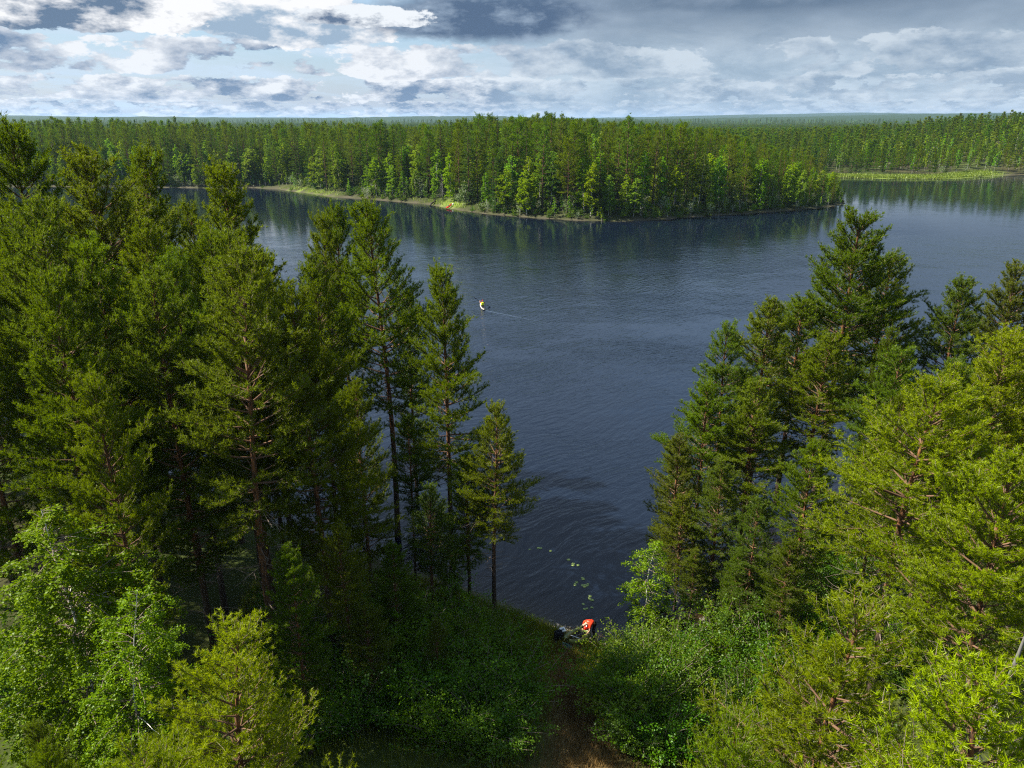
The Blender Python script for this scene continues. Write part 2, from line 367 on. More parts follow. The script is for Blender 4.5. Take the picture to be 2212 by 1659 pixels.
def make_spruce(name, H=18., Rad=2.0, whorl=.7, tsp=.35, K=4, w=.10, L=.5, cb=.08, foliage='spruce', sides=5):
    t = np.linspace(0, 1, 8); T = np.stack([0*t, 0*t, t*H], 1)
    polys, rad = [T], [(H*.008+.02)*(1-t)+.015]
    tp, ta, tl, tt = [], [], [], []
    z = cb*H; ph0 = 0
    while z < H*.985:
        s = (z-cb*H)/(H*(1-cb)); nb = R.integers(5, 8)
        for b in range(nb):
            phi = ph0+b*2*math.pi/nb+R.normal(0, .2)
            ln = (Rad*(1-s)**.8*(.75+.25*min(1, s/.12)))*R.uniform(.7, 1.15)+.18
            B = curve_branch((0, 0, z+R.uniform(-.2, .2)), phi, -.25+.9*s, ln, R.uniform(-.1, .35), 4)
            if R.random() < .5: polys.append(B); rad.append(np.linspace(.03, .01, 4))
            m = max(2, int(ln/tsp)*2)
            for q in range(m):
                g = .2+.8*(q+R.random())/m; p2, d2 = lerp_poly(B, g)
                off = np.array([-math.sin(phi), math.cos(phi), 0])*R.normal(0, .16)*ln*(1.2-g)
                tp.append(p2+off); ta.append(d2+off*.8+np.array([0, 0, -.35])); tl.append(L*R.uniform(.7, 1.15)*(1-.45*s)); tt.append(.2+.45*g*R.uniform(.6, 1.2))
        ph0 += .7; z += whorl*R.uniform(.75, 1.25)
    for q in range(4): tp.append(np.array([0, 0, H-.25*q])); ta.append(np.array([R.normal(0, .3), R.normal(0, .3), 1])); tl.append(L*.8); tt.append(.6)
    V, Fq = tubes(polys, rad, sides)
    trunk = mesh_np(name+'_trunk', V, Fq, (M['bark_far'],), smooth=True)
    V, Fc, ti = tuft_mesh(np.array(tp), np.array(ta), np.array(tl), K, w, np.array(tt), (.15, .9))
    return dict(trunk=trunk, crown=mesh_np(name+'_crown', V, Fc, (M[foliage],), ti), H=H, R=Rad)

def make_birch(name, H=14., cb=.22, Rad=2.2, nb=60, leaf=.075, lsp=.05, per=3, foliage='birch', sides=6, hang=1.0, bare=3, stems=1, sc=.10):
    polys, rad, tp, tt, twp, twr = [], [], [], [], [], []
    for st in range(stems):
        t = np.linspace(0, 1, 12); lean = R.normal(0, .05 if stems == 1 else .16, 2)
        T = np.stack([lean[0]*H*t**1.4+.12*np.sin(t*7+st), lean[1]*H*t**1.4+.1*np.cos(t*6+st), t*H*R.uniform(.85, 1)], 1); T -= T[0]
        if st: T += np.array([R.normal(0, .35), R.normal(0, .35), 0])
        polys.append(T); rad.append((H*.0042+.010)*(1-t)**.9+.008)
        for b in range(nb//stems):
            s = (b+R.random())/(nb//stems); z = cb+(1-cb)*s
            c, _ = lerp_poly(T, min(.995, z))
            ln = Rad*(math.sin(math.pi*min(1, .16+.84*s)**.85)**.7*.9+.12)*R.uniform(.55, 1.15)
            B = curve_branch(c, R.uniform(0, 6.28), R.uniform(.35, .9), ln, -R.uniform(.2, .9)*hang, 6, .12)
            twp.append(B); twr.append(np.linspace(.008+.010*ln, .005, 6))
            ns = max(2, int(ln/.26))
            for k in range(ns):
                p, d = lerp_poly(B, .25+.75*(k+R.random())/ns)
                l2 = R.uniform(.3, .85)*min(1.2, .35+ln*.35)
                S = curve_branch(p, math.atan2(d[1], d[0])+R.normal(0, .9), R.uniform(-.4, .4), l2, -R.uniform(.5, 1.5)*hang, 5, .15)
                m = max(2, int(l2/lsp))
                g = R.random(m*per)*(len(S)-1.001); i = g.astype(int)
                pp = S[i]+(S[i+1]-S[i])*(g-i)[:, None]+R.normal(0, sc*.6, (m*per, 3))
                tp.append(pp); tt.append(R.normal(.45, .2, m*per)+.2*s)
        for b in range(bare):
            c, _ = lerp_poly(T, R.uniform(.35, .9)); B = curve_branch(c, R.uniform(0, 6.28), R.uniform(.3, .9), R.uniform(.8, 1.8), -.3, 6, .15)
            polys.append(B); rad.append(np.linspace(.022, .006, 6))
    V1, F1 = tubes(polys, rad, sides); V2, F2 = tubes(twp, twr, 3)
    trunk = mesh_np(name+'_trunk', np.concatenate([V1, V2]), np.concatenate([F1, F2+len(V1)]), (M['birch_bark'], M['twig']), None,
                    np.concatenate([np.zeros(len(F1)), np.ones(len(F2))]), True)
    P = np.concatenate(tp); V, Fc, ti = leaf_mesh(P, np.full(len(P), leaf), np.concatenate(tt))
    return dict(trunk=trunk, crown=mesh_np(name+'_crown', V, Fc, (M[foliage],), ti), H=H, R=Rad)

def make_shrub(name, H=2.0, Rad=1.2, n=16, leaf=.07, lsp=.045, per=2, foliage='shrub'):
    twp, twr, tp, tt = [], [], [], []
    for b in range(n):
        B = curve_branch((R.normal(0, .12*Rad), R.normal(0, .12*Rad), 0), R.uniform(0, 6.28), R.uniform(.55, 1.4), H*R.uniform(.65, 1.15), -R.uniform(.1, .8), 7, .15)
        B[:, :2] *= Rad/H*1.15
        twp.append(B); twr.append(np.linspace(.020, .006, 7))
        for k in range(9):
            p, d = lerp_poly(B, .18+.82*(k+R.random())/9)
            S = curve_branch(p, R.uniform(0, 6.28), R.uniform(-.2, .8), R.uniform(.25, .6)*H*.4, -R.uniform(0, .8), 4, .2)
            m = max(3, int(np.linalg.norm(S[-1]-S[0])/lsp))*per
            g = R.random(m)*2.999; i = g.astype(int)
            tp.append(S[i]+(S[i+1]-S[i])*(g-i)[:, None]+R.normal(0, .05*H*.5, (m, 3))); tt.append(R.normal(.45, .2, m)+.15*p[2]/H)
    V1, F1 = tubes(twp, twr, 3); P = np.concatenate(tp); P[:, 2] = np.abs(P[:, 2])+.02
    V, Fc, ti = leaf_mesh(P, np.full(len(P), leaf), np.concatenate(tt))
    return dict(trunk=mesh_np(name+'_stems', V1, F1, (M['twig'],)), crown=mesh_np(name+'_leaves', V, Fc, (M[foliage],), ti), H=H, R=Rad)

def place(proto, name, loc, height, rz, label, cat='tree', group=None, wide=1.0, parts=('trunk', 'crown'), tilt=(0, 0)):
    s = height/proto['H']
    e = empty(name, loc, rz, (s*wide, s*wide, s)); e.rotation_euler = (tilt[0], tilt[1], rz)
    tag(e, label, cat, group)
    for k, nm in zip(('trunk', 'crown'), parts): link(nm, proto[k], e)
    return e

# ------------------------------------------------------------------ lake outline and terrain
far_px = [(2212, 377), (2150, 380), (2080, 385), (2000, 387), (1900, 385.5), (1825, 384.5), (1760, 386)]
pen_back = [(1785, 400), (1812, 420)]
pen_px = [(1826, 441), (1780, 448), (1700, 455), (1600, 462), (1500, 468), (1420, 474), (1330, 478), (1250, 476), (1150, 470), (1060, 463),
          (1000, 455), (960, 447), (930, 442), (880, 437), (800, 430), (720, 425), (650, 415), (600, 408), (530, 405), (470, 407), (380, 405), (165, 403), (0, 402), (-300, 401)]
near = [(-700, 220), (-400, 160), (-200, 112), (-120, 88), (-80, 74), (-45, 58), (-28, 49), (-18, 43.5), (-10, 39.5), (-4, 36.2), (-1, 34.2), (1.6, 32.6), (4.2, 31.0),
        (7.2, 30.6), (9.3, 31.6), (12, 34.5), (17, 39.5), (24, 46), (34, 54), (50, 64), (75, 77), (110, 98), (180, 130), (320, 190), (460, 270), (450, 350), (330, 362)]
LAKE = np.array(near+[ground_pt(*p) for p in far_px]+[ground_pt(*p) for p in pen_back]+[ground_pt(*p) for p in pen_px]+[(-700, 300)])
def shore_dist(x, y):
    """signed distance to the waterline, positive on land"""
    P = np.stack([np.ravel(x), np.ravel(y)], 1).astype(float); out = np.full(len(P), 1e9); ins = np.zeros(len(P), bool)
    A = LAKE; B = np.roll(LAKE, -1, 0)
    for a, b in zip(A, B):
        ab = b-a; t = np.clip(((P-a)@ab)/(ab@ab), 0, 1); d = P-(a+t[:, None]*ab)
        out = np.minimum(out, np.einsum('ij,ij->i', d, d))
        c = (a[1] > P[:, 1]) != (b[1] > P[:, 1])
        xi = a[0]+(P[:, 1]-a[1])*(ab[0])/(ab[1] if abs(ab[1]) > 1e-9 else 1e-9)
        ins ^= c & (P[:, 0] < xi)
    return (np.sqrt(out)*np.where(ins, -1, 1)).reshape(np.shape(x))
def sm(v, a, b):
    t = np.clip((v-a)/(b-a), 0, 1); return t*t*(3-2*t)
def height(x, y, sd=None):
    x = np.asarray(x, float); y = np.asarray(y, float)
    if sd is None: sd = shore_dist(x, y)
    wob = sd+(vnoise(x, y, 5, 1)-.5)*np.minimum(1.2+np.abs(sd)*.05, 3)*(.5+.5*sm(y, 60, 160))
    # how high the land climbs away from the water
    nearland = 1-sm(y, 110, 150)
    hm = 3.6*nearland
    tip = sm(x, 20, 120)*(1-sm(y, 290, 330))
    hm = hm+(1-nearland)*(8.0-5.5*tip)
    farr = sm(y, 330, 360)
    hm = hm*(1-farr)+farr*(1.5+15*sm(x, 190, 330)*(1-sm(y, 480, 640))+2.5*vnoise(x, y, 160, 3))
    L = np.where(y < 130, 16, 24)
    L = L+farr*30
    up = hm*(1-np.exp(-np.maximum(wob, 0)/L))+.10*np.minimum(np.maximum(wob, 0), 1.5)+np.minimum(np.maximum(wob, 0), 60)*.012*(1-farr)
    up = np.where(wob > 0, up+.5*sm(sd, 3, 10)*(vnoise(x, y, 7, 2)-.5), up)
    r = np.hypot(x, y)
    hills = sm(r, 900, 2600)*5*vnoise(x, y, 900, 5)+sm(r, 2400, 4600)*(8+30*vnoise(x, y, 1300, 6)**1.5+22*sm(x, -500, 2500))+sm(r, 5600, 9000)*(34+52*vnoise(x, y, 2600, 9))*(.35+.65*sm(x, 200, 4200))
    canopy = sm(r, 2300, 2500)*(11+6*vnoise(x, y, 22, 8)+4*vnoise(x, y, 60, 4))
    up = np.minimum(up, 30)+hills+canopy
    bed = np.maximum(wob*.16, -4.0)
    return np.where(wob > 0, up, bed)

def build_ground():
    a, b = 26., 26.
    ny, nx = 470, 430
    v = np.linspace(math.asinh(-70/a), math.asinh(11500/a), ny); ys = a*np.sinh(v)
    u = np.linspace(-math.asinh(11500/b), math.asinh(11500/b), nx); xs = b*np.sinh(u)
    # finer rows where the near shore is
    ys = np.sort(np.concatenate([ys, np.linspace(26.2, 38.8, 30)])); ny = len(ys)
    X, Y = np.meshgrid(xs, ys); sd = shore_dist(X, Y); Z = height(X, Y, sd)
    idx = np.arange(nx*ny).reshape(ny, nx)
    Fc = np.stack([idx[:-1, :-1], idx[:-1, 1:], idx[1:, 1:], idx[1:, :-1]], -1).reshape(-1, 4)
    V = np.stack([X, Y, Z], -1).reshape(-1, 3)
    # albedo of the ground itself: forest floor, shore sand and stones, meadow, trodden dry grass
    x, y, s = X.ravel(), Y.ravel(), sd.ravel()
    floor_ = np.array([.050, .044, .020]); moss = np.array([.050, .072, .014]); sand = np.array([.13, .112, .075]); mead = np.array([.155, .215, .030]); dry = np.array([.19, .125, .055]); mud = np.array([.085, .072, .050])
    n = vnoise(x, y, 3, 4)[:, None]; n2 = vnoise(x, y, 11, 5)[:, None]
    c = floor_*(1-n2)+moss*n2; c = c*(.7+.6*n)
    m = np.exp(-((x-ground_pt(960, 447)[0])**2+(y-ground_pt(960, 447)[1])**2)/8**2)+.9*np.exp(-((x-ground_pt(660, 414)[0])**2)/16**2)*(np.abs(y-ground_pt(660, 414)[1]) < 20)*(1-sm(s, 1.5, 4))
    m = np.maximum(m, sm(y, 345, 352)*(1-sm(s, 7, 16))*sm(x, 90, 150)*(1-sm(x, 232, 250)))
    m = np.maximum(m, .55*np.exp(-(((x+1.5)/4)**2+((y-33.6)/1.6)**2)))
    m = np.clip(m*(.6+.8*n[:, 0]), 0, 1)[:, None]; c = c*(1-m)+mead*m
    p = np.clip(path_mask(x, y)*(.6+.7*n[:, 0]), 0, 1)[:, None]; c = c*(1-p)+dry*p
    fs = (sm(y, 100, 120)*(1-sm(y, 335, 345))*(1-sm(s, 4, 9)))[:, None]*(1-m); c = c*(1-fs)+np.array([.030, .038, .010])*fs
    edge = (sm(s, -.6, .1)*(1-sm(s, .4, 1.2)))[:, None]*np.where(y > 100, .30, np.where(x < -5, .35, .95))[:, None]; c = c*(1-edge)+sand*edge
    wet = sm(-s, .0, .8)[:, None]; c = c*(1-wet)+mud*wet
    far = sm(np.hypot(x, y), 2200, 2500)[:, None]; c = c*(1-far)+np.array([.022, .042, .013])*far
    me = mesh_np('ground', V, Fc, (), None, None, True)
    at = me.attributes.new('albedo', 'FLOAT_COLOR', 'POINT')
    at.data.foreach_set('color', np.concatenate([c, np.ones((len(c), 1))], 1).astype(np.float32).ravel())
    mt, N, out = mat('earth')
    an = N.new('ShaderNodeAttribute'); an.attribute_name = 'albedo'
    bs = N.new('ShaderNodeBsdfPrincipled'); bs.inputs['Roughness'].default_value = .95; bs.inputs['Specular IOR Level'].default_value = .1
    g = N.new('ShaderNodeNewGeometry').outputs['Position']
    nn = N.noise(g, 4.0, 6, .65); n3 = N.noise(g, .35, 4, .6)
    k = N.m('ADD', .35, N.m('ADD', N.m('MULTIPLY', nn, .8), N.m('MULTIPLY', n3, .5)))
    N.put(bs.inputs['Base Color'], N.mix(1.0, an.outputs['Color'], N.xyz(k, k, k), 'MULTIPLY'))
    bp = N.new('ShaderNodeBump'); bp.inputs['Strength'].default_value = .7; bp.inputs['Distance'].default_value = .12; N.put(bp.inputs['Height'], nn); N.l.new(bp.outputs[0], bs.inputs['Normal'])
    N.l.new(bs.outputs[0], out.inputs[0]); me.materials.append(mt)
    o = link('ground', me); tag(o, 'forest ground rising from the lake shore', None, None, 'structure')
    # water sheet on the same grid, wherever the bed lies below the surface
    Zf = Z.ravel()[Fc]; keep = (Zf.min(1) < .02) & (np.hypot(x, y)[Fc].max(1) < 900)
    used = np.unique(Fc[keep]); remap = np.full(nx*ny, -1); remap[used] = np.arange(len(used))
    wv = V[used].copy(); dep = np.clip(-wv[:, 2], 0, 10); wv[:, 2] = 0.0
    wm = mesh_np('lake_water', wv, remap[Fc[keep]], (), None, None, True)
    da = wm.attributes.new('depth', 'FLOAT', 'POINT'); da.data.foreach_set('value', dep.astype(np.float32))
    return wm
def path_mask(x, y):
    y = np.asarray(y, float); x = np.asarray(x, float)
    cx = np.interp(y, [8, 18, 21, 24, 27, 29.5, 31], [2.7, 2.9, 3.0, 2.7, 2.3, 2.7, 3.3]); w = np.interp(y, [8, 18, 22, 26, 30], [2.1, 2.0, 1.4, .6, .7])
    return np.exp(-((x-cx)/w)**2)*(1-sm(y, 30, 31.5))*sm(y, 5, 9)

water_me = build_ground()
def water_mat():
    m, N, out = mat('lake_water')
    g = N.new('ShaderNodeNewGeometry').outputs['Position']; x, y, z = N.sep(g)
    c, s = math.cos(.70), math.sin(.70)            # crests run diagonally away to the right
    u = N.m('ADD', N.m('MULTIPLY', x, c), N.m('MULTIPLY', y, s)); v = N.m('SUBTRACT', N.m('MULTIPLY', y, c), N.m('MULTIPLY', x, s))
    wn = N.noise(g, .05, 3, .5); wx = N.m('MULTIPLY', N.m('SUBTRACT', wn, .5), 9.0)
    v = N.m('ADD', v, wx)
    w1 = N.noise(N.xyz(N.m('MULTIPLY', u, .62), N.m('MULTIPLY', v, 2.0), 0.0), 1.0, 3, .5, .25)
    w2 = N.noise(N.xyz(N.m('MULTIPLY', u, 2.4), N.m('MULTIPLY', v, 5.5), 4.0), 1.0, 3, .55, .3)
    w3 = N.noise(N.xyz(N.m('MULTIPLY', u, .13), N.m('MULTIPLY', v, .42), 9.0), 1.0, 2, .5)
    h = N.m('ADD', N.m('ADD', N.m('MULTIPLY', w1, .115), N.m('MULTIPLY', w2, .028)), N.m('MULTIPLY', w3, .10))
    gust = N.noise(N.xyz(N.m('MULTIPLY', x, .012), N.m('MULTIPLY', y, .03), 2.0), 1.0, 4, .55, .5)
    lee = N.step(N.m('ADD', y, N.m('MULTIPLY', x, -.12)), 100.0, 195.0, 1.0, .13)
    st = N.m('MULTIPLY', N.step(gust, .28, .68, .35, 1.0), lee)
    bp = N.new('ShaderNodeBump'); bp.inputs['Distance'].default_value = 1.0; N.put(bp.inputs['Strength'], st); N.put(bp.inputs['Height'], h)
    fr = N.new('ShaderNodeFresnel'); fr.inputs[0].default_value = 1.333; N.l.new(bp.outputs[0], fr.inputs['Normal'])
    gl = N.new('ShaderNodeBsdfGlossy'); gl.inputs['Roughness'].default_value = .04; gl.inputs[0].default_value = (.95, .97, 1, 1); N.l.new(bp.outputs[0], gl.inputs['Normal'])
    deep = N.new('ShaderNodeBsdfDiffuse'); deep.inputs[0].default_value = (.004, .0075, .016, 1)
    tr = N.new('ShaderNodeBsdfTransparent'); tr.inputs[0].default_value = (.62, .52, .36, 1)
    at = N.new('ShaderNodeAttribute'); at.attribute_name = 'depth'
    clear = N.m('POWER', 2.718, N.m('MULTIPLY', at.outputs['Fac'], -3.2))
    b = N.new('ShaderNodeMixShader'); N.put(b.inputs[0], clear); N.l.new(deep.outputs[0], b.inputs[1]); N.l.new(tr.outputs[0], b.inputs[2])
    mx = N.new('ShaderNodeMixShader'); N.l.new(fr.outputs[0], mx.inputs[0]); N.l.new(b.outputs[0], mx.inputs[1]); N.l.new(gl.outputs[0], mx.inputs[2])
    N.l.new(mx.outputs[0], out.inputs[0]); return m
M['water'] = water_mat(); water_me.materials.append(M['water'])
tag(link('lake_water', water_me), 'dark rippled lake water', None, None, 'structure')

# ------------------------------------------------------------------ tree kinds
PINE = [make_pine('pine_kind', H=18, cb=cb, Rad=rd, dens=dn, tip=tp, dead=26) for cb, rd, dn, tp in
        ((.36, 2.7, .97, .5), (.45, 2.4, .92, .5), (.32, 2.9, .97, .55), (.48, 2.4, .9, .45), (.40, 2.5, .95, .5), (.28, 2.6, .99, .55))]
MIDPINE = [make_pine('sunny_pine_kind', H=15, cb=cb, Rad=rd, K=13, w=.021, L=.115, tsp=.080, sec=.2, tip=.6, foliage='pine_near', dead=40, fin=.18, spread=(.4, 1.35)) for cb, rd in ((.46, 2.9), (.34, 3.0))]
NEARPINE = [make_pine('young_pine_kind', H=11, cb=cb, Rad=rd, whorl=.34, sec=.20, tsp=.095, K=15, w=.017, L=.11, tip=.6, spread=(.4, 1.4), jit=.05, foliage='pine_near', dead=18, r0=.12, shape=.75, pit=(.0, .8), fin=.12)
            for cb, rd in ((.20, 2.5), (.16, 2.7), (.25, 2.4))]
BIRCH = [make_birch('birch_kind', H=14, Rad=2.6, nb=170, leaf=.095, lsp=.05, per=5, hang=1.5), make_birch('birch_kind', H=13, Rad=2.2, nb=140, leaf=.095, lsp=.05, per=5, cb=.12, hang=1.4),
         make_birch('small_birch_kind', H=6.5, Rad=1.05, nb=90, leaf=.085, lsp=.05, per=5, cb=.12, bare=0)]
SHRUB = [make_shrub('shrub_kind', H=h, Rad=r, n=n, leaf=l) for h, r, n, l in ((2.2, 1.4, 18, .085), (1.5, 1.2, 15, .075), (3.2, 1.7, 22, .09), (1.0, .9, 12, .065))]
FPINE = [make_pine('far_pine_kind', H=19, cb=cb, Rad=rd, whorl=.85, sec=.6, tsp=.34, K=5, w=.11, L=.42, jit=.2, dead=2, sides=5, foliage='pine_far', bark='bark_far', twigs=False, dens=.9, shape=sh, round_=.55)
         for cb, rd, sh in ((.16, 2.5, .55), (.24, 2.2, .5), (.12, 2.6, .6), (.30, 2.5, .4), (.20, 2.1, .6))]
FSPRUCE = [make_spruce('far_spruce_kind', H=19, Rad=rd, cb=cb) for rd, cb in ((1.9, .08), (1.6, .14), (2.1, .05))]
FBIRCH = [make_birch('far_birch_kind', H=15, Rad=rd, nb=80, leaf=.40, lsp=.17, per=3, foliage='birch_far', cb=cb, sides=4, bare=0, sc=.2, hang=.8) for rd, cb in ((2.4, .12), (2.0, .08), (2.6, .18), (2.1, .2))]
FWILLOW = [make_birch('far_willow_kind', H=7, Rad=2.4, nb=36, leaf=.30, lsp=.2, per=2, foliage='willow', cb=.1, sides=4, bare=0, stems=3, sc=.2, hang=.4)]
FSHRUB = [make_shrub('far_shrub_kind', H=2.4, Rad=1.8, n=10, leaf=.26, lsp=.16, per=2)]

gz = lambda x, y: float(height(np.array([x]), np.array([y]))[0])
NEAR_SPOTS = []
def near_tree(protos, i, px, py, D, label, wide=1.0, name='pine_tree', group='pines on the near banks', tilt=(0, 0)):
    p = at_dist(px, py, D); g = gz(p[0], D); h = p[2]-g
    NEAR_SPOTS.append((p[0], D))
    return place(protos[i % len(protos)], name, (p[0], D, g-.05), h, R.uniform(0, 6.28), label, 'tree', group, wide, tilt=tilt)
LB = 'pines on the left bank'; RB = 'pines on the right bank'
for a in [  # kind, top pixel, distance, label, width, group
    (PINE, 3, 20, 282, 40, 'tall dark pine cut by the left picture edge, highest crown there', 1.03, LB),
    (PINE, 2, 196, 338, 37, 'broad left-bank pine with the palest sunlit top', 1.12, LB),
    (PINE, 1, 292, 330, 46, 'slim pine top just right of the pale sunlit crown', 0.90, LB),
    (PINE, 0, 482, 374, 44, 'rounded pine standing against the left bay water', 1.08, LB),
    (PINE, 5, 330, 600, 27, 'large dark pine nearest in the left stand, with a long bare lower trunk', 0.99, LB),
    (PINE, 4, 692, 480, 45, 'pine just left of the tall bare-trunked one by open water', 0.90, LB),
    (PINE, 3, 724, 452, 50, 'thin pine spire rising behind its left-bank neighbours', 0.72, LB),
    (PINE, 1, 816, 446, 41, 'tall pine with a long bare red-brown trunk by open water', 0.99, LB),
    (PINE, 0, 956, 590, 38, 'outermost tall pine of the left bank, nearest the kayaker', 0.95, LB),
    (PINE, 2, 645, 650, 27, 'bushy mid-green pine in front of the bare-trunked pine', 0.95, LB),
    (PINE, 4, 1064, 880, 33.0, 'short pine at the tip of the left bank over lit grass', 1.1, LB),
    (PINE, 5, 1008, 985, 34, 'dark pine just behind the short pine at the left bank tip', 1.3, LB),
    (PINE, 4, 925, 1050, 31.5, 'dark pine low on the slope below the outermost tall pine', 1.25, LB),
    (PINE, 5, 850, 1180, 27, 'shaded pine in the middle of the left slope', 1.2, LB),
    (PINE, 2, 790, 1300, 23.5, 'shaded pine low on the left slope, nearest the path foot', 1.1, LB),
    (PINE, 5, 620, 1190, 21.5, 'dark pine behind the young bright pine at bottom left', 0.99, LB),
    (PINE, 5, 940, 1340, 24.5, 'small shaded pine among the shrubs left of the path', 1.08, LB),
    (PINE, 1, 45, 440, 28, 'pine with a dark leaning trunk near the left picture edge', 0.90, LB),
    (PINE, 0, 410, 450, 52, 'pine between the pale-topped and the rounded left-bank pines', 0.90, LB),
    (PINE, 4, 120, 620, 25, 'dark pine low in front at the far left of the stand', 0.90, LB),
    (PINE, 2, 560, 560, 40, 'pine whose branches reach out over the bay water', 0.99, LB),
    (PINE, 5, 880, 640, 46, 'pine behind and between the two tallest bare trunks', 0.85, LB),
    (PINE, 3, 500, 760, 33, 'shaded pine in the middle of the left stand', 0.90, LB),
    (PINE, 5, 770, 830, 31, 'shaded pine below the tall bare trunk, lower crown', 0.85, LB),
    (PINE, 1, 735, 1130, 24, 'low dark pine above the shaded thicket by the path', 0.81, LB),
    (PINE, 0, 200, 830, 22, 'dark pine behind the bright lower-left birch', 0.85, LB),
    (PINE, 3, 880, 900, 35, 'small pine inside the tip of the left bank', 0.81, LB),
    (PINE, 2, 1855, 463, 47, 'tallest pine of the right bank, pointed top over open water', 1.32, RB),
    (PINE, 0, 1926, 560, 50, 'pine just right of and behind the tallest right-bank pine', 1.26, RB),
    (PINE, 5, 1668, 655, 43, 'pine on the left slope of the right-bank clump, double-headed look', 1.26, RB),
    (PINE, 4, 1585, 712, 41, 'slim pine leaning out over the water, right bank', 1.15, RB),
    (PINE, 0, 1530, 835, 38, 'pine lower down the water side of the right clump', 1.26, RB),
    (PINE, 5, 1468, 945, 35.5, 'outermost low pine of the right clump, nearest the water', 1.21, RB),
    (PINE, 3, 1735, 650, 45, 'pine filling the centre of the right clump', 1.38, RB),
    (PINE, 1, 1790, 720, 40, 'pine with sunlit orange trunks showing in the right clump', 1.26, RB),
    (PINE, 2, 1640, 830, 37, 'bushy pine in the lower middle of the right clump', 1.26, RB),
    (PINE, 5, 1560, 1000, 33, 'dark low pine at the foot of the right clump', 1.26, RB),
    (PINE, 0, 2082, 610, 44, 'separate rounded pine right of the gap showing water', 1.25, RB),
    (PINE, 2, 2205, 575, 48, 'pine top cut by the right picture edge above the others', 1.2, RB),
    (MIDPINE, 1, 2175, 740, 30, 'bright pine at the right picture edge behind the orange trunk', 1.2, RB),
    (PINE, 2, 1478, 1075, 33.5, 'dense low pine overhanging the water at the mouth of the cove', 1.2, RB),
    (PINE, 5, 1505, 1190, 32, 'low dark pine at the water edge right of the young birch', 1.3, RB),
    (PINE, 5, 1600, 1190, 30.5, 'small dark pine beside the water edge pine, right bank', 1.3, RB),
    (PINE, 5, 1710, 1170, 28, 'low pine in the shade left of the bright bushy pine', 1.3, RB),
    (PINE, 5, 1640, 1080, 30, 'dense dark pine in the lower middle of the right bank', 1.2, RB),
    (PINE, 0, 1760, 960, 31, 'bushy pine left of the sunlit orange trunk', 1.2, RB),
    (PINE, 2, 1950, 760, 36, 'pine filling the dip right of the right clump', 1.2, RB),
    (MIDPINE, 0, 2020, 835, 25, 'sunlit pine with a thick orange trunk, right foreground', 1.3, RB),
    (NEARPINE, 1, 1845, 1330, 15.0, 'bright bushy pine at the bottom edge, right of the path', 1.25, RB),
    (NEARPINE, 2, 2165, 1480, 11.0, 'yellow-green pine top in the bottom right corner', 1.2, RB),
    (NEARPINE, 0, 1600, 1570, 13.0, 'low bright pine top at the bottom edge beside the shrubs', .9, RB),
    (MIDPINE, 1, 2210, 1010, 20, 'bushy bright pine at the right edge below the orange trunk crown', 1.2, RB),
    (NEARPINE, 1, 492, 1368, 15.0, 'young bright pine standing alone at the bottom left', 1.05, LB),
    (NEARPINE, 0, 290, 1625, 12.0, 'pine top just poking into the bottom edge at left', .9, LB),
]:
    near_tree(a[0], a[1], a[2], a[3], a[4], a[5], a[6], 'pine_tree', a[7])
near_tree(BIRCH, 0, 70, 1030, 19, 'bright green birch with white bare limbs, lower left corner', 1.35, 'birch_tree', 'birches on the near banks')
near_tree(BIRCH, 1, 205, 1240, 17.5, 'smaller birch in front of the big lower-left birch', 1.1, 'birch_tree', 'birches on the near banks')
near_tree(BIRCH, 2, 1392, 1146, 31.3, 'slender young birch on the landing beside the water', 1.35, 'birch_tree', 'birches on the near banks', (.02, .10))
near_tree(BIRCH, 1, 960, 1150, 33, 'shaded leafy birch below the outermost left-bank pine', 1.2, 'birch_tree', 'birches on the near banks')
near_tree(BIRCH, 1, 900, 1260, 29, 'dark leafy birch among the left-bank thicket', 1.3, 'birch_tree', 'birches on the near banks')
near_tree(BIRCH, 0, 150, 372, 41, 'pale glinting aspen top beside the sunlit left-bank pine', 1.1, 'aspen_tree', 'birches on the near banks')

# fill of the two stands: trees that stay below the known skyline of the stand
SKY_L = np.array([(-400, 320), (0, 330), (60, 370), (130, 380), (200, 360), (300, 350), (380, 420), (480, 400), (560, 500), (610, 610), (640, 600), (700, 500), (830, 500), (900, 680), (955, 640), (1020, 800), (1080, 960), (1120, 1150), (1150, 1300)])
SKY_R = np.array([(1440, 1120), (1480, 1000), (1540, 900), (1600, 780), (1700, 700), (1850, 560), (1960, 720), (2000, 800), (2060, 700), (2150, 700), (2212, 640), (2600, 560)])
def fill(n, xr, yr, prof, label, group, gap, drop, protos=PINE, cap=21):
    k = 0
    for _ in range(n*60):
        if k >= n: break
        x = R.uniform(*xr); y = R.uniform(*yr)
        if shore_dist(np.array([x]), np.array([y]))[0] < 1.6: continue
        if min((x-a)**2+(y-b)**2 for a, b in NEAR_SPOTS) < gap**2: continue
        g = gz(x, y); u, v = to_px(x, y, g+12)
        if u < prof[0, 0] or u > prof[-1, 0]: continue
        lim = at_dist(u, np.interp(u, prof[:, 0], prof[:, 1])+R.uniform(*drop), y)[2]-g
        h = min(lim, cap*R.uniform(.8, 1.0))
        if h < 6: continue
        NEAR_SPOTS.append((x, y)); k += 1
        place(protos[R.integers(len(protos))], 'pine_tree', (x, y, g-.05), h, R.uniform(0, 6.28), label, 'tree', group, R.uniform(.8, 1.05))
fill(34, (-62, -3), (24, 66), SKY_L, 'shaded pine packed behind the front rows of the left bank', 'pines packed inside the left-bank stand', 2.6, (30, 170))
fill(34, (9, 75), (27, 74), SKY_R, 'pine packed behind the front rows of the right bank', 'pines packed inside the right-bank stand', 2.6, (30, 170))

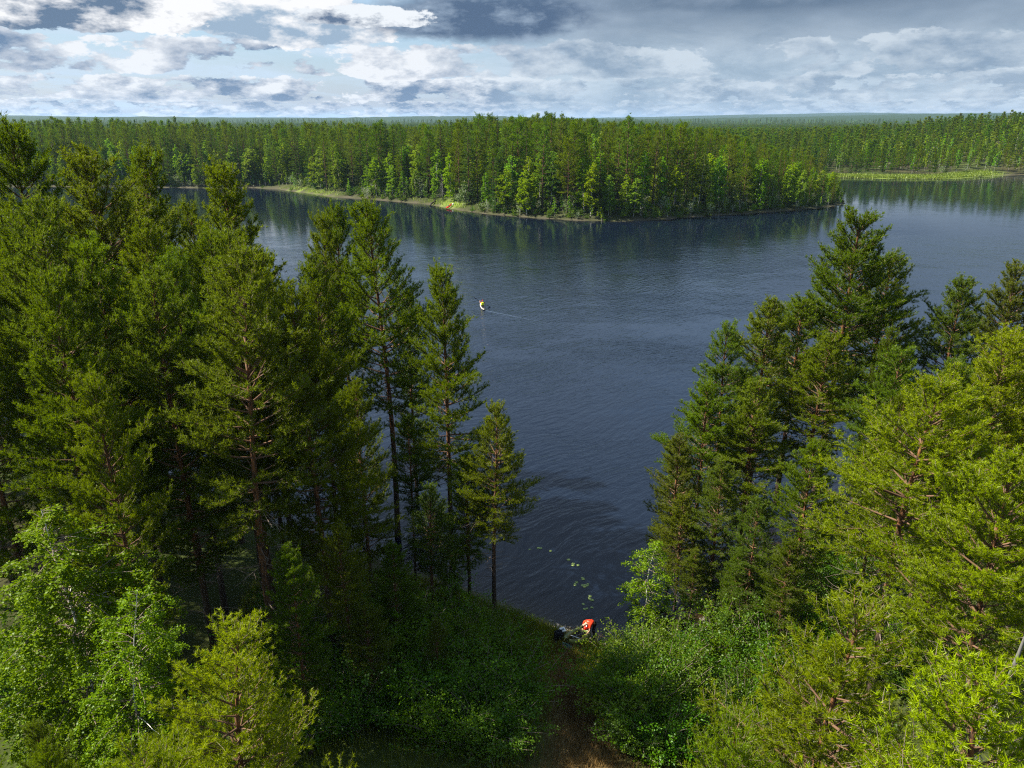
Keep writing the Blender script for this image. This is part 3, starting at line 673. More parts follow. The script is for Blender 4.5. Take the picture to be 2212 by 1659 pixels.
fill(14, (-26, -7), (13, 25), np.array([(-300, 1500), (230, 1560), (700, 1450), (900, 1400)]), 'dark young pine low in the bottom left shade', 'young pines in the bottom left shade', 2.2, (10, 120))
# undergrowth shrubs round the landing
def shrubs(spots, label, group, protos=SHRUB):
    for i, (px, py, s, k) in enumerate(spots):
        x, y = ground_pt(px, py, 1.0)
        if 1160 < px < 1325 and py-46*s*protos[k % len(protos)]['H'] < 1415: continue
        if shore_dist(np.array([x]), np.array([y]))[0] < .4: continue
        z = gz(x, y); p = protos[k % len(protos)]
        place(p, 'leafy_shrub', (x, y, z-.03), p['H']*s, R.uniform(0, 6.28), label, 'shrub', group, R.uniform(.9, 1.2), parts=('stems', 'leaves'))
sp = [(1400+R.normal(0, 60), 1432+R.uniform(-15, 235), R.uniform(.75, 1.2), R.integers(0, 3)) for _ in range(48)]
shrubs([q for q in sp if abs(q[0]-1410) < 120 and q[0] > 1290+.25*max(0, q[1]-1480)], 'bright green shrub right of the path', 'shrubs right of the path')
shrubs([(R.uniform(880, 1120), R.uniform(1380, 1655), R.uniform(.8, 1.25), R.integers(0, 3)) for _ in range(54)], 'shaded shrub left of the path', 'shrubs left of the path')
shrubs([(R.uniform(-60, 320), R.uniform(1500, 1700), R.uniform(.9, 1.5), R.integers(0, 3)) for _ in range(16)], 'leafy shrub below the lower-left birch', 'shrubs below the lower-left birch')
shrubs([(R.uniform(560, 900), R.uniform(1330, 1650), R.uniform(.9, 1.4), R.integers(0, 3)) for _ in range(26)], 'dark shrub under the left-bank pines', 'shrubs under the left-bank pines')
shrubs([(R.uniform(1480, 2100), R.uniform(1380, 1650), R.uniform(.9, 1.3), R.integers(0, 3)) for _ in range(28)]+[(R.uniform(1560, 2000), R.uniform(1220, 1380), R.uniform(.9, 1.3), R.integers(0, 3)) for _ in range(26)], 'leafy shrub under the right-bank pines', 'shrubs under the right-bank pines')
shrubs([(R.uniform(960, 1185), R.uniform(1300, 1425), R.uniform(.5, 1.0), 3 if R.random() < .6 else 1) for _ in range(34)]+[(R.uniform(1330, 1480), R.uniform(1375, 1420), R.uniform(.5, .9), 3) for _ in range(8)], 'low bush along the landing shore', 'low bushes along the landing')

# ------------------------------------------------------------------ grass
def grass(name, n, box, mask, hgt, w, material, label, zoff=0.0):
    x = R.uniform(box[0], box[1], n*4); y = R.uniform(box[2], box[3], n*4)
    s = shore_dist(x, y); k = (R.random(n*4) < mask(x, y, s)); x, y, s = x[k][:n], y[k][:n], s[k][:n]
    z = height(x, y, s); m = len(x)
    a = R.uniform(0, 6.28, m); h = hgt*R.uniform(.5, 1.3, m); ln = R.uniform(.1, .7, m)*h
    side = np.stack([-np.sin(a), np.cos(a), 0*a], 1)*(w*.5); d = np.stack([np.cos(a)*ln, np.sin(a)*ln, h], 1)
    P = np.stack([x, y, z-.02], 1)
    V = np.stack([P-side, P+side, P+d], 1).reshape(-1, 3)
    me = mesh_np(name, V, np.arange(m*3).reshape(-1, 3), (material,), np.repeat(np.clip(R.normal(.5, .25, m)+(vnoise(x, y, 1.2, 6)-.5)*.7, 0, 1), 3))
    return tag(link(name, me), label, name.replace('_', ' '), None, 'stuff')
M['grass'] = foliage_mat('grass_blades', (.055, .085, .012), (.24, .26, .035), .35, 0, .03)
M['dry_grass'] = foliage_mat('dry_grass_blades', (.075, .045, .020), (.27, .18, .08), .25, 0, .03)
M['meadow'] = foliage_mat('meadow_blades', (.11, .165, .02), (.26, .33, .045), .3, 0, .02)
grass('grass', 70000, (-14, 16, 12, 36), lambda x, y, s: (s > .5)*np.clip(.25+.75*np.exp(-((s-2)/3.5)**2)-.9*path_mask(x, y), 0, 1), .42, .035, M['grass'], 'green grass and herbs on the landing and along the path')
grass('dry_grass', 30000, (-1, 7, 8, 31), lambda x, y, s: (s > .5)*path_mask(x, y), .34, .026, M['dry_grass'], 'trodden brown grass on the path to the water')
grass('meadow_grass', 26000, (80, 260, 345, 400), lambda x, y, s: (s > .8)*(s < 13)*sm(x, 95, 150)*(1-sm(x, 228, 250)), .9, .35, M['meadow'], 'bright yellow-green reeds on the far right shore')
def pen_m(x, y, s):
    a = ground_pt(955, 446); b = ground_pt(660, 415)
    return (s > .4)*(s < 3.2)*(np.exp(-((x-a[0])/11)**2)*(np.abs(y-a[1]) < 16)+np.exp(-((x-b[0])/17)**2)*(np.abs(y-b[1]) < 20))
grass('shore_grass', 9000, (-110, 0, 205, 300), pen_m, .6, .22, M['meadow'], 'sunlit grass patches on the far peninsula shore')

# ------------------------------------------------------------------ far woods
PROF = np.array([(-900, 258), (0, 262), (100, 255), (250, 252), (350, 258), (450, 262), (600, 265), (800, 268), (950, 265), (1000, 255), (1100, 250), (1200, 250), (1250, 255), (1350, 258), (1450, 268), (1550, 280), (1620, 300), (1700, 322), (1760, 345), (1800, 352), (1830, 372), (1860, 300)])
def scatter(x0, x1, y0, y1, sp):
    gx, gy = np.meshgrid(np.arange(x0, x1, sp), np.arange(y0, y1, sp)); j = sp*.42
    return gx.ravel()+R.uniform(-j, j, gx.size), gy.ravel()+R.uniform(-j, j, gx.size)
x, y = scatter(-330, 190, 185, 420, 4.5)
s = shore_dist(x, y); tipx = ground_pt(1826, 441)[0]
k = (s > 1.2) & (np.abs(np.arctan2(x, y)) < .66) & (x < tipx+3) & ~((x > 60) & (y > 330)); x, y, s = x[k], y[k], s[k]; z = height(x, y, s)
u, v = to_px(x, y, z)
lim = np.array([at_dist(a, np.interp(a, PROF[:, 0], PROF[:, 1]), b)[2] for a, b in zip(u, y)])-z
order = np.argsort(y+0*s)                                      # the nearest show largest
front = []; back = []
count = {'pine': 0, 'spruce': 0, 'birch': 0}
caps = {'pine': 165, 'spruce': 95, 'birch': 120}
meadow_gap = pen_m(x, y, s) > .35
for i in order:
    if meadow_gap[i] and R.random() < .9: continue
    h = min(lim[i], 24)*(.76+.24*vnoise(x[i], y[i], 13, 22)**.6)*R.uniform(.84, 1.07)
    rnd = R.random(); edge = s[i] < 9
    kind = 'birch' if rnd < ((.48 if edge else .30)*(.5+vnoise(x[i], y[i], 17, 21))) else ('spruce' if R.random() < .3 else 'pine')
    if kind == 'birch': h = min(h, 17)*R.uniform(.7, .98)
    if edge and s[i] < 4: h *= R.uniform(.55, 1.0)
    if h < 3: continue
    if s[i] < 26 and count[kind] < caps[kind] and -40 < u[i] < 2250: count[kind] += 1; front.append((kind, x[i], y[i], z[i], h, s[i], u[i]))
    else: back.append((kind, x[i], y[i], z[i], h))
PK = {'pine': FPINE, 'spruce': FSPRUCE, 'birch': FBIRCH}
ORD = lambda n: f"{n}{'th' if 10 <= n % 100 <= 20 else {1: 'st', 2: 'nd', 3: 'rd'}.get(n % 10, 'th')}"
front.sort(key=lambda f: f[6]); num = {}
for kind, a, b, c, h, sd_, u_ in front:
    row = 'edge' if sd_ < 6 else 'inner'
    pr = PK[kind][R.integers(len(PK[kind]))]
    if row == 'edge':
        num[kind] = num.get(kind, 0)+1
        look = {'birch': 'bright birch', 'pine': 'olive-green pine', 'spruce': 'dark spruce'}[kind]
        lab = f'{look} at the peninsula waterline, {ORD(num[kind])} of its kind from the left'; grp = f'{kind} trees along the peninsula waterline'
    else:
        lab = {'birch': 'bright birch standing inside the peninsula wood', 'pine': 'olive pine standing inside the peninsula wood', 'spruce': 'dark spruce standing inside the peninsula wood'}[kind]; grp = f'{kind} trees inside the peninsula wood'
    place(pr, kind+'_tree', (a, b, c-.1), h, R.uniform(0, 6.28), lab, 'tree', grp, R.uniform(.95, 1.35) if kind == 'birch' else R.uniform(1.0, 1.35))

def gn_scatter(name, pts, protos, label):
    """one object: points carrying scale, turn and kind, instancing whole trees"""
    n = len(pts); A = np.array(pts, float)           # x y z scale kind
    me = bpy.data.meshes.new(name); me.vertices.add(n); me.vertices.foreach_set('co', A[:, :3].astype(np.float32).ravel())
    for nm, tp, arr in (('tree_scale', 'FLOAT', A[:, 3]), ('tree_turn', 'FLOAT', R.uniform(0, 6.28, n)), ('tree_kind', 'INT', A[:, 4])):
        at = me.attributes.new(nm, tp, 'POINT'); at.data.foreach_set('value', arr.astype(np.int32 if tp == 'INT' else np.float32))
    o = link(name, me); tag(o, label, 'forest', None, 'stuff')
    ng = bpy.data.node_groups.new(name, 'GeometryNodeTree')
    ng.interface.new_socket('Geometry', in_out='INPUT', socket_type='NodeSocketGeometry'); ng.interface.new_socket('Geometry', in_out='OUTPUT', socket_type='NodeSocketGeometry')
    gi = ng.nodes.new('NodeGroupInput'); go = ng.nodes.new('NodeGroupOutput')
    ip = ng.nodes.new('GeometryNodeInstanceOnPoints'); gs = ng.nodes.new('GeometryNodeGeometryToInstance')
    for p in reversed(protos):
        oi = ng.nodes.new('GeometryNodeObjectInfo'); oi.inputs['Object'].default_value = p; oi.inputs['As Instance'].default_value = True
        ng.links.new(oi.outputs['Geometry'], gs.inputs[0])
    # one Geometry to Instance per prototype keeps the pick index
    ng.nodes.remove(gs); jn = ng.nodes.new('GeometryNodeJoinGeometry')
    for nd in [q for q in ng.nodes if q.bl_idname == 'GeometryNodeObjectInfo']: ng.links.new(nd.outputs['Geometry'], jn.inputs[0])
    def attr(nm, tp):
        k = ng.nodes.new('GeometryNodeInputNamedAttribute'); k.data_type = tp; k.inputs[0].default_value = nm; return k.outputs[0]
    ng.links.new(gi.outputs[0], ip.inputs['Points']); ng.links.new(jn.outputs[0], ip.inputs['Instance'])
    ip.inputs['Pick Instance'].default_value = True; ng.links.new(attr('tree_kind', 'INT'), ip.inputs['Instance Index'])
    cx = ng.nodes.new('ShaderNodeCombineXYZ'); ng.links.new(attr('tree_turn', 'FLOAT'), cx.inputs[2])
    er = ng.nodes.new('FunctionNodeEulerToRotation'); ng.links.new(cx.outputs[0], er.inputs[0]); ng.links.new(er.outputs[0], ip.inputs['Rotation'])
    ng.links.new(attr('tree_scale', 'FLOAT'), ip.inputs['Scale'])
    ng.links.new(ip.outputs[0], go.inputs[0])
    md = o.modifiers.new('trees', 'NODES'); md.node_group = ng
    return o
def whole(p):
    """trunk and crown of a kind as one mesh, for the woods that read as one mass"""
    a, b = p['trunk'], p['crown']
    V, Fs, mi, ti = [], [], [], []; off = 0
    for q, m in ((a, 0), (b, 1)):
        n = len(q.vertices); c = np.empty(n*3, np.float32); q.vertices.foreach_get('co', c)
        lt = len(q.polygons); k = len(q.loops)//lt; f = np.empty(len(q.loops), np.int32); q.loops.foreach_get('vertex_index', f); f = f.reshape(-1, k)
        if k == 4: f = np.concatenate([f[:, :3], f[:, [0, 2, 3]]])
        V.append(c.reshape(-1, 3)); Fs.append(f+off); mi.append(np.full(len(f), m)); off += n
        t = np.zeros(n, np.float32)
        if 'tint' in q.attributes: q.attributes['tint'].data.foreach_get('value', t)
        ti.append(t)
    me = mesh_np('whole_tree', np.concatenate(V), np.concatenate(Fs), (a.materials[0], b.materials[0]), np.concatenate(ti), np.concatenate(mi))
    o = bpy.data.objects.new('whole_tree', me); return o
WP = [whole(p) for p in FPINE[:4]+FSPRUCE+FBIRCH[:3]]; WH = [p['H'] for p in FPINE[:4]+FSPRUCE+FBIRCH[:3]]
def pick(kind): return int(R.integers(0, 4)) if kind == 'pine' else (int(R.integers(4, 7)) if kind == 'spruce' else int(R.integers(7, 10)))
pts = []
for kind, a, b, c, h in back:
    q = pick(kind); pts.append((a, b, c-.1, h/WH[q], q))
gn_scatter('peninsula_forest', pts, WP, 'dense pine, spruce and birch wood covering the back of the peninsula')

# beyond the lake: forest out to 2.4 km, coarser kinds
LP = [make_pine('distant_pine_kind', H=19, cb=cb, Rad=2.1, whorl=1.5, sec=1.0, tsp=.8, K=4, w=.34, L=.9, dead=0, sides=3, foliage='pine_far', bark='bark_far', twigs=False, dens=.9, shape=.5, round_=.5) for cb in (.2, .3)]
LS = [make_spruce('distant_spruce_kind', H=19, Rad=2.0, whorl=1.3, tsp=.7, K=3, w=.32, L=.95, sides=3)]
LBq = [make_birch('distant_birch_kind', H=15, Rad=2.1, nb=22, leaf=.75, lsp=.5, per=2, foliage='birch_far', sides=3, bare=0, sc=.3)]
WL = [whole(p) for p in LP+LS+LBq]; WLH = [p['H'] for p in LP+LS+LBq]
pts = []
for r0, r1, sp in ((330, 800, 5.2), (800, 1500, 8.0), (1500, 2450, 11.0)):
    x, y = scatter(-r1*.72, r1*.72, r0*.7, r1, sp); r = np.hypot(x, y)
    k = (r >= r0) & (r < r1) & (np.abs(np.arctan2(x, y)) < .68); x, y = x[k], y[k]
    s = shore_dist(x, y); k = (s > 3) & ((y > 345) | (x < -330)) & ~((x > 95) & (x < 240) & (s < 15) & (y < 420) & (R.random(len(x)) < .9)) & ~((x < tipx+3) & (y < 420) & (x > -330)); x, y, s = x[k], y[k], s[k]; z = height(x, y, s)
    cl = vnoise(x, y, 60, 12)
    for a, b, c, g, w in zip(x, y, z, cl, s):
        rn = R.random(); q = 3 if rn < .12+.40*(g > .62) else (2 if rn < .45 else R.integers(0, 2))
        h = R.uniform(11, 17.5) if q != 3 else R.uniform(9, 15)
        if w < 40: h *= .8
        pts.append((a, b, c-.1, h/WLH[q], q))
gn_scatter('distant_forest', pts, WL, 'distant forest reaching back to the horizon behind the lake')
print('distant trees', len(pts), 'peninsula', count, len(back))

x, y = scatter(-330, 190, 185, 400, 1.9)
s = shore_dist(x, y); k = (s > .15) & (s < 11) & (np.abs(np.arctan2(x, y)) < .66) & (x < tipx+2) & (R.random(len(x)) < .9) & (pen_m(x, y, s) < .3); x, y, s = x[k], y[k], s[k]; z = height(x, y, s)
US = [whole(FSHRUB[0]), whole(FWILLOW[0]), whole(LBq[0])]
gn_scatter('shore_undergrowth', [(a, b, c-.05, R.uniform(.5, 1.2)*(1 if q_ == 0 else (.5 if q_ == 1 else .35)), q_) for a, b, c, q_ in zip(x, y, z, R.choice([0, 0, 0, 1, 2, 2], len(x)))], US, 'leafy undergrowth along the peninsula waterline')

# shrubs and small trees on the right far meadow and along the peninsula waterline
nm = 0
for px, py, h, kind in [(1850, 377, 7, 'p'), (1875, 374, 10, 'p'), (1905, 376, 4, 's'), (1935, 373, 6, 's'), (1960, 372, 11, 'p'), (1985, 376, 3, 's'), (2015, 373, 7, 'b'), (2035, 378, 3.5, 's'), (2065, 373, 12, 'p'), (2085, 377, 3, 's'), (2110, 370, 8, 'b'), (2140, 370, 9, 'b'), (2165, 372, 11, 'p'), (1890, 366, 13, 'p'), (2050, 366, 14, 'p'), (2195, 371, 13, 'p')]:
    a, b = ground_pt(px, py); c = gz(a, b); nm += 1
    pr, nme, lk = {'p': (FPINE[nm % 5], 'pine_tree', 'pine'), 's': (FWILLOW[0], 'willow_shrub', 'pale willow shrub'), 'b': (FBIRCH[nm % 4], 'birch_tree', 'bright broadleaf tree')}[kind]
    place(pr, nme, (a, b, c-.05), h, R.uniform(0, 6.28), f'{lk} on the far right shore meadow, {ORD(nm)} plant of the row', 'tree' if kind != 's' else 'shrub', 'trees and shrubs on the far meadow', 1.25)
for i, (px, py, h) in enumerate([(905, 436, 6), (880, 432, 4), (820, 427, 4), (1230, 473, 4), (1440, 470, 5), (1560, 462, 4), (1680, 453, 4), (1100, 464, 4), (560, 402, 5), (1000, 452, 7)]):
    a, b = ground_pt(px, py-1.5); c = gz(a, b)
    place(FWILLOW[0], 'willow_shrub', (a, b, c-.05), h, R.uniform(0, 6.28), f'pale willow bush at the peninsula waterline, number {i+1} of the listed row' if False else ['pale silvery willow left of the grey dead tree', 'low willow bush beside the silvery one', 'willow bush on the bend of the peninsula shore', 'willow bush below the tallest peninsula birches', 'willow bush left of the twin white birch stems', 'willow bush right of the twin white birch stems', 'last willow bush before the peninsula tip', 'willow bush right of the red kayak', 'willow bush by the left grass patch', 'leafy willow behind the red kayak'][i], 'shrub', 'willows along the peninsula shore', 1.1)

# ------------------------------------------------------------------ dead wood, twin birch, stones, lily pads
def make_dead(H, n, rad, droop, r0):
    t = np.linspace(0, 1, 10); T = np.stack([.15*np.sin(t*3), .1*np.sin(t*4+1), t*H], 1)
    P, r = [T], [r0*(1-t)**.8+.012]
    for b in range(n):
        s = R.uniform(.12, .97); c, _ = lerp_poly(T, s); ln = rad*(1.05-s)*R.uniform(.5, 1.1)+.2
        B = curve_branch(c, R.uniform(0, 6.28), R.uniform(-.5, .1), ln, -droop*R.uniform(.3, 1), 6, .15); P.append(B); r.append(np.linspace(r0*.28, r0*.06, 6))
        for k in range(4):
            p, d = lerp_poly(B, R.uniform(.3, 1)); S = curve_branch(p, math.atan2(d[1], d[0])+R.normal(0, .8), -.5, ln*.35, -droop*.5, 4, .2); P.append(S); r.append(np.linspace(r0*.12, r0*.04, 4))
    V1, F1 = tubes(P[:1], r[:1], 7); V2, F2 = tubes(P[1:], r[1:], 3)
    return mesh_np('dead_trunk', V1, F1, (M['grey_wood'],), smooth=True), mesh_np('dead_branches', V2, F2, (M['grey_wood'],))
def dead_tree(name, loc, H, n, rad, droop, r0, label, tilt=(0, 0)):
    a, b = make_dead(H, n, rad, droop, r0); e = empty(name, loc); e.rotation_euler = (*tilt, 0); tag(e, label, 'dead tree')
    link('trunk', a, e); link('bare_branches', b, e)
x, y = ground_pt(956, 441); dead_tree('dead_tree', (x, y, gz(x, y)-.1), 8.5, 70, 2.4, 1.0, .16, 'grey bare dead tree on the peninsula shore beside the red kayak')
p = at_dist(2206, 1375, 16.0); dead_tree('dead_pine', (p[0]-1.1, 16.0, gz(p[0]-1.1, 16.0)-.1), p[2]-gz(p[0]-1.1, 16)+.9, 9, 1.3, .1, .19, 'leaning grey dead pine trunk at the right picture edge', (0, .11))
x, y = ground_pt(1519, 456); TW = make_birch('twin_birch_kind', H=15, Rad=1.9, nb=50, leaf=.34, lsp=.2, per=2, foliage='birch_far', cb=.42, sides=5, bare=0, stems=2, sc=.2)
place(TW, 'birch_tree', (x, y, gz(x, y)-.1), 14.5, .5, 'tall birch with two bare white stems at the peninsula waterline', 'tree', 'birch trees along the peninsula waterline')
def log(name, a, b, r, label, material='grey_wood'):
    a, b = np.array(a, float), np.array(b, float); t = np.linspace(0, 1, 7)[:, None]; P = a+(b-a)*t+R.normal(0, r*.35, (7, 3)); L = np.linalg.norm(b-a)
    o = a.copy(); V, Fq = tubes([P-o]+[np.array([P[k]-o, P[k]-o+R.normal(0, .35, 3)*L*.15+np.array([0, 0, r*2])]) for k in (2, 4, 5)], [np.linspace(r, r*.6, 7)]+[np.array([r*.3, r*.1])]*3, 6)
    e = link(name, mesh_np(name, V, Fq, (M[material],), smooth=True)); e.location = o; return tag(e, label, 'log')
M['dark_wood'] = solid('wet_dark_wood', (.035, .028, .022), .8, .3, 4.0, .3)
x, y = ground_pt(928, 445); x2, y2 = ground_pt(942, 439.5); log('drift_log', (x, y, .05), (x2, y2, gz(x2, y2)+.25), .28, 'dark drift log on the peninsula shore left of the red kayak', 'dark_wood')

def stone_mesh(seed):
    import bmesh
    bm = bmesh.new(); bmesh.ops.create_icosphere(bm, subdivisions=2, radius=.5); g = np.random.default_rng(seed); k = g.uniform(.55, 1.0, 3); d = g.normal(size=(5, 3))
    for v in bm.verts:
        c = np.array(v.co); f = 1.0
        for q in d: f = min(f, .42/max(.01, c@q/np.linalg.norm(q))) if c@q/np.linalg.norm(q) > .42 else f
        v.co = c*f*k
    me = bpy.data.meshes.new('stone'); bm.to_mesh(me); bm.free(); me.materials.append(M['stone']); return me
M['stone'] = solid('lake_stone', (.17, .16, .145), .85, .45, 3.0, .5, .25)
SM = [stone_mesh(i) for i in range(4)]; ks = 0
for px, py, d in [(1285, 1352, .35), (1300, 1366, .28), (1318, 1362, .42), (1338, 1368, .3), (1352, 1372, .36), (1330, 1376, .25), (1218, 1357, .3), (1232, 1352, .26), (1205, 1350, .34), (1190, 1338, .3), (1247, 1349, .22), (1370, 1376, .4)]:
    x, y = ground_pt(px, py, .1); o = link('shore_stone', SM[ks % 4]); ks += 1
    o.location = (x, y, gz(x, y)+d*.12); o.scale = (d, d*.8, d*.7); o.rotation_euler = (0, 0, R.uniform(0, 6))
    tag(o, f'grey stone at the waterline of the landing, {ORD(ks)} counted from the boat outwards' if False else ('rounded grey stone right of the bending person, at the water edge' if px > 1270 else 'rounded grey stone left of the boat, at the water edge'), 'stone', 'stones at the landing')
def pebbles():
    n = 2600; x = R.uniform(-9, 12, n*8); y = R.uniform(30, 40, n*8); s = shore_dist(x, y); k = (s > -1.6) & (s < .7); x, y, s = x[k][:n], y[k][:n], s[k][:n]; z = height(x, y, s); m = len(x)
    O = np.array([(1, 0, 0), (-1, 0, 0), (0, 1, 0), (0, -1, 0), (0, 0, .7), (0, 0, -.7)]); T = np.array([(0, 2, 4), (2, 1, 4), (1, 3, 4), (3, 0, 4), (2, 0, 5), (1, 2, 5), (3, 1, 5), (0, 3, 5)])
    V = np.stack([x, y, z], 1)[:, None]+O[None]*(R.uniform(.025, .085, m)[:, None, None])*R.uniform(.7, 1.3, (m, 6, 1))
    me = mesh_np('pebbles', V.reshape(-1, 3), (T[None]+np.arange(m)[:, None, None]*6).reshape(-1, 3), (M['stone'],)); tag(link('pebbles', me), 'grey pebbles along the landing shore', 'pebbles', None, 'stuff')
pebbles()

M['lily'] = solid('lily_pad_leaf', (.26, .34, .085), .5, .25, 9.0, 0, .4)
def lily_mesh():
    a = np.linspace(.22, 6.28-.22, 18); V = [(0, 0, 0)]+[(math.cos(t)*(1+.05*math.sin(5*t)), math.sin(t), .05*math.sin(3*t)) for t in a]
    V = np.array(V+[(v[0], v[1], v[2]-.03) for v in V]); n = 19
    Fc = [(0, i, i+1) for i in range(1, 18)]+[(n, n+i+1, n+i) for i in range(1, 18)]
    for i in list(range(1, 18)): Fc += [(i, n+i, n+i+1), (i, n+i+1, i+1)]
    Fc += [(0, n, n+1), (0, n+1, 1), (18, n+18, n), (18, n, 0)]
    return mesh_np('lily_pad', V, Fc, (M['lily'],))
LM = lily_mesh()
pads = [(1015, 1295), (1140, 1268), (1055, 1285), (995, 1210), (1145, 1142), (1114, 1133), (1098, 1110), (1110, 1075), (1020, 914), (985, 895), (1032, 890), (1060, 895), (857, 890), (1076, 873), (857, 866), (885, 842), (995, 788), (980, 768), (822, 555), (908, 551), (828, 530), (747, 462), (443, 313), (90, 287), (275, 267), (240, 265)]
for i, (a, b) in enumerate(pads):
    x, y = ground_pt((1280+a/6.913)*.8848, (1300+b/6.913)*.8848); r = R.uniform(.075, .115)
    o = link('lily_pad', LM); o.location = (x, y, .012); o.scale = (r, r, r); o.rotation_euler = (R.normal(0, .03), R.normal(0, .03), R.uniform(0, 6))
    tag(o, 'floating yellow-green lily pad closest to the bank' if i == 0 else ('floating lily pad farthest out from the bank' if i == len(pads)-1 else f'floating yellow-green lily pad, {ORD(i+1)} out from the bank'), 'lily pad', 'lily pads off the landing')

# ------------------------------------------------------------------ people and boats
import bmesh
def paint(name, col, rough=.5, spec=.4): return solid(name, col, rough, .08, 6.0, 0, spec)
M['skin'] = paint('skin', (.46, .27, .18), .6); M['red_cloth'] = paint('orange_red_cloth', (.62, .045, .012), .8, .2); M['black_cloth'] = paint('black_cloth', (.012, .012, .014), .85, .2)
M['hair'] = paint('dark_hair', (.018, .013, .010), .7); M['olive'] = paint('olive_boat_fabric', (.115, .135, .035), .45); M['black_rubber'] = paint('black_boat_floor', (.014, .014, .016), .6)
M['white'] = paint('white_plastic', (.75, .76, .76), .35); M['teal'] = paint('teal_fabric', (.02, .10, .10), .7); M['yellow'] = paint('fluorescent_yellow', (.62, .72, .02), .7); M['red'] = paint('red_plastic', (.72, .025, .012), .35)
M['pale_hull'] = paint('pale_hull', (.42, .40, .36), .4)
M['grey_paint'] = paint('blue_grey_print', (.13, .19, .24), .5); M['orange'] = paint('orange_cloth', (.85, .26, .02), .8)
def skin(name, V, E, r, material, parent, root=0, sub=2):
    me = bpy.data.meshes.new(name); me.from_pydata([tuple(v) for v in V], E, []); me.materials.append(material)
    o = link(name, me, parent); md = o.modifiers.new('skin', 'SKIN'); md.use_smooth_shade = True
    for i, q in enumerate(r):
        sv = me.skin_vertices[0].data[i]; sv.radius = (q, q) if np.isscalar(q) else q; sv.use_root = (i == root)
    o.modifiers.new('sub', 'SUBSURF').levels = sub; o.modifiers[-1].render_levels = sub; return o
def figure(loc, rz, joints, colors, label, group=None):
    """joints: pelvis chest neck head (+ nose direction), shoulders elbows wrists, hips knees ankles; forward is +x"""
    e = empty('person', loc, rz); tag(e, label, 'person', group); J = {k: np.array(v, float) for k, v in joints.items()}
    V, E, r, ix = [], [], [], {}
    def add(k, p, rad, to=None):
        ix[k] = len(V); V.append(p); r.append(rad)
        if to is not None: E.append((ix[to], ix[k]))
    add('pelvis', J['pelvis'], (.155, .115)); add('waist', (J['pelvis']+J['chest'])/2, (.135, .10), 'pelvis'); add('chest', J['chest'], (.165, .115), 'waist')
    add('neck', J['neck'], .055, 'chest'); hd = norm(J['head']-J['neck']); add('chin', J['head']-hd*.06, (.075, .085), 'neck'); add('skull', J['head']+hd*.05, (.08, .098), 'chin')
    f = norm(J['look']); add('nose', J['head']+f*.105, .016, 'chin')
    for s, sg in (('l', 1), ('r', -1)):
        add('sh'+s, J['sh'+s], .065, 'chest'); add('el'+s, J['el'+s], .043, 'sh'+s); add('wr'+s, J['wr'+s], .030, 'el'+s)
        a = norm(J['wr'+s]-J['el'+s]); side = norm(np.cross(a, f+np.array([.01, .02, .03]))); add('palm'+s, J['wr'+s]+a*.07, (.038, .022), 'wr'+s)
        for q, (o_, l) in enumerate(((-.032, .07), (-.011, .082), (.011, .078), (.032, .062))):
            b = J['wr'+s]+a*.10+side*o_; add(f'f{q}{s}', b, .0095, 'palm'+s); cur = norm(np.cross(side, a))
            add(f'g{q}{s}', b+a*l*.55+cur*l*.15, .009, f'f{q}{s}'); add(f'h{q}{s}', b+a*l*.85+cur*l*.5, .008, f'g{q}{s}')
        b = J['wr'+s]+a*.045+side*.045*sg; add('t0'+s, b, .011, 'palm'+s); add('t1'+s, b+a*.05+side*.03*sg, .009, 't0'+s)
        add('hip'+s, J['hip'+s], .088, 'pelvis'); add('kn'+s, J['kn'+s], .058, 'hip'+s); add('an'+s, J['an'+s], .040, 'kn'+s); ft = J['an'+s]+np.array([.16, 0, -.04]); add('ft'+s, ft, .036, 'an'+s)
    skin('body', V, E, r, M['skin'], e)
    shV = [J['pelvis']*.85+J['chest']*.15, (J['pelvis']+J['chest'])/2, J['chest'], J['neck']*.6+J['chest']*.4]; shE = [(0, 1), (1, 2), (2, 3)]; shr = [(.17, .13), (.155, .12), (.185, .135), .085]
    for s in 'lr':
        n = len(shV); shV += [J['sh'+s], J['sh'+s]*.35+J['el'+s]*.65]; shE += [(2, n), (n, n+1)]; shr += [.082, .064]
    skin('shirt', shV, shE, shr, M[colors['shirt']], e)
    tv = [J['pelvis']*.8+J['chest']*.2, J['pelvis']]; te = [(0, 1)]; trr = [(.165, .125), (.172, .132)]
    for s in 'lr':
        n = len(tv); tv += [J['hip'+s], J['kn'+s], J['an'+s]*.9+J['kn'+s]*.1]; te += [(1, n), (n, n+1), (n+1, n+2)]; trr += [.104, .074, .060]
    skin('trousers', tv, te, trr, M[colors['trousers']], e)
    for s in 'lr': skin('shoe', [J['an'+s]+np.array([-.04, 0, -.03]), J['an'+s]+np.array([.06, 0, -.045]), J['an'+s]+np.array([.2, 0, -.05])], [(0, 1), (1, 2)], [.052, .05, .042], M['black_cloth'], e)
    back = -f*.035+hd*.055
    skin('hair' if colors['hair'] == 'hair' else 'cap', [J['head']+back-hd*.05-f*.02, J['head']+back+hd*.02, J['head']+hd*.09+f*.03], [(0, 1), (1, 2)], [(.078, .088), (.09, .10), (.062, .07)], M[colors['hair']], e)
    for sg in (1, -1):
        bm = bmesh.new(); bmesh.ops.create_uvsphere(bm, u_segments=8, v_segments=6, radius=.013); me = bpy.data.meshes.new('eye'); bm.to_mesh(me); bm.free(); me.materials.append(M['hair'])
        sd = norm(np.cross(f, hd)); o = link('eye', me, e); o.location = J['head']+hd*.035+f*.085+sd*.033*sg
    return e
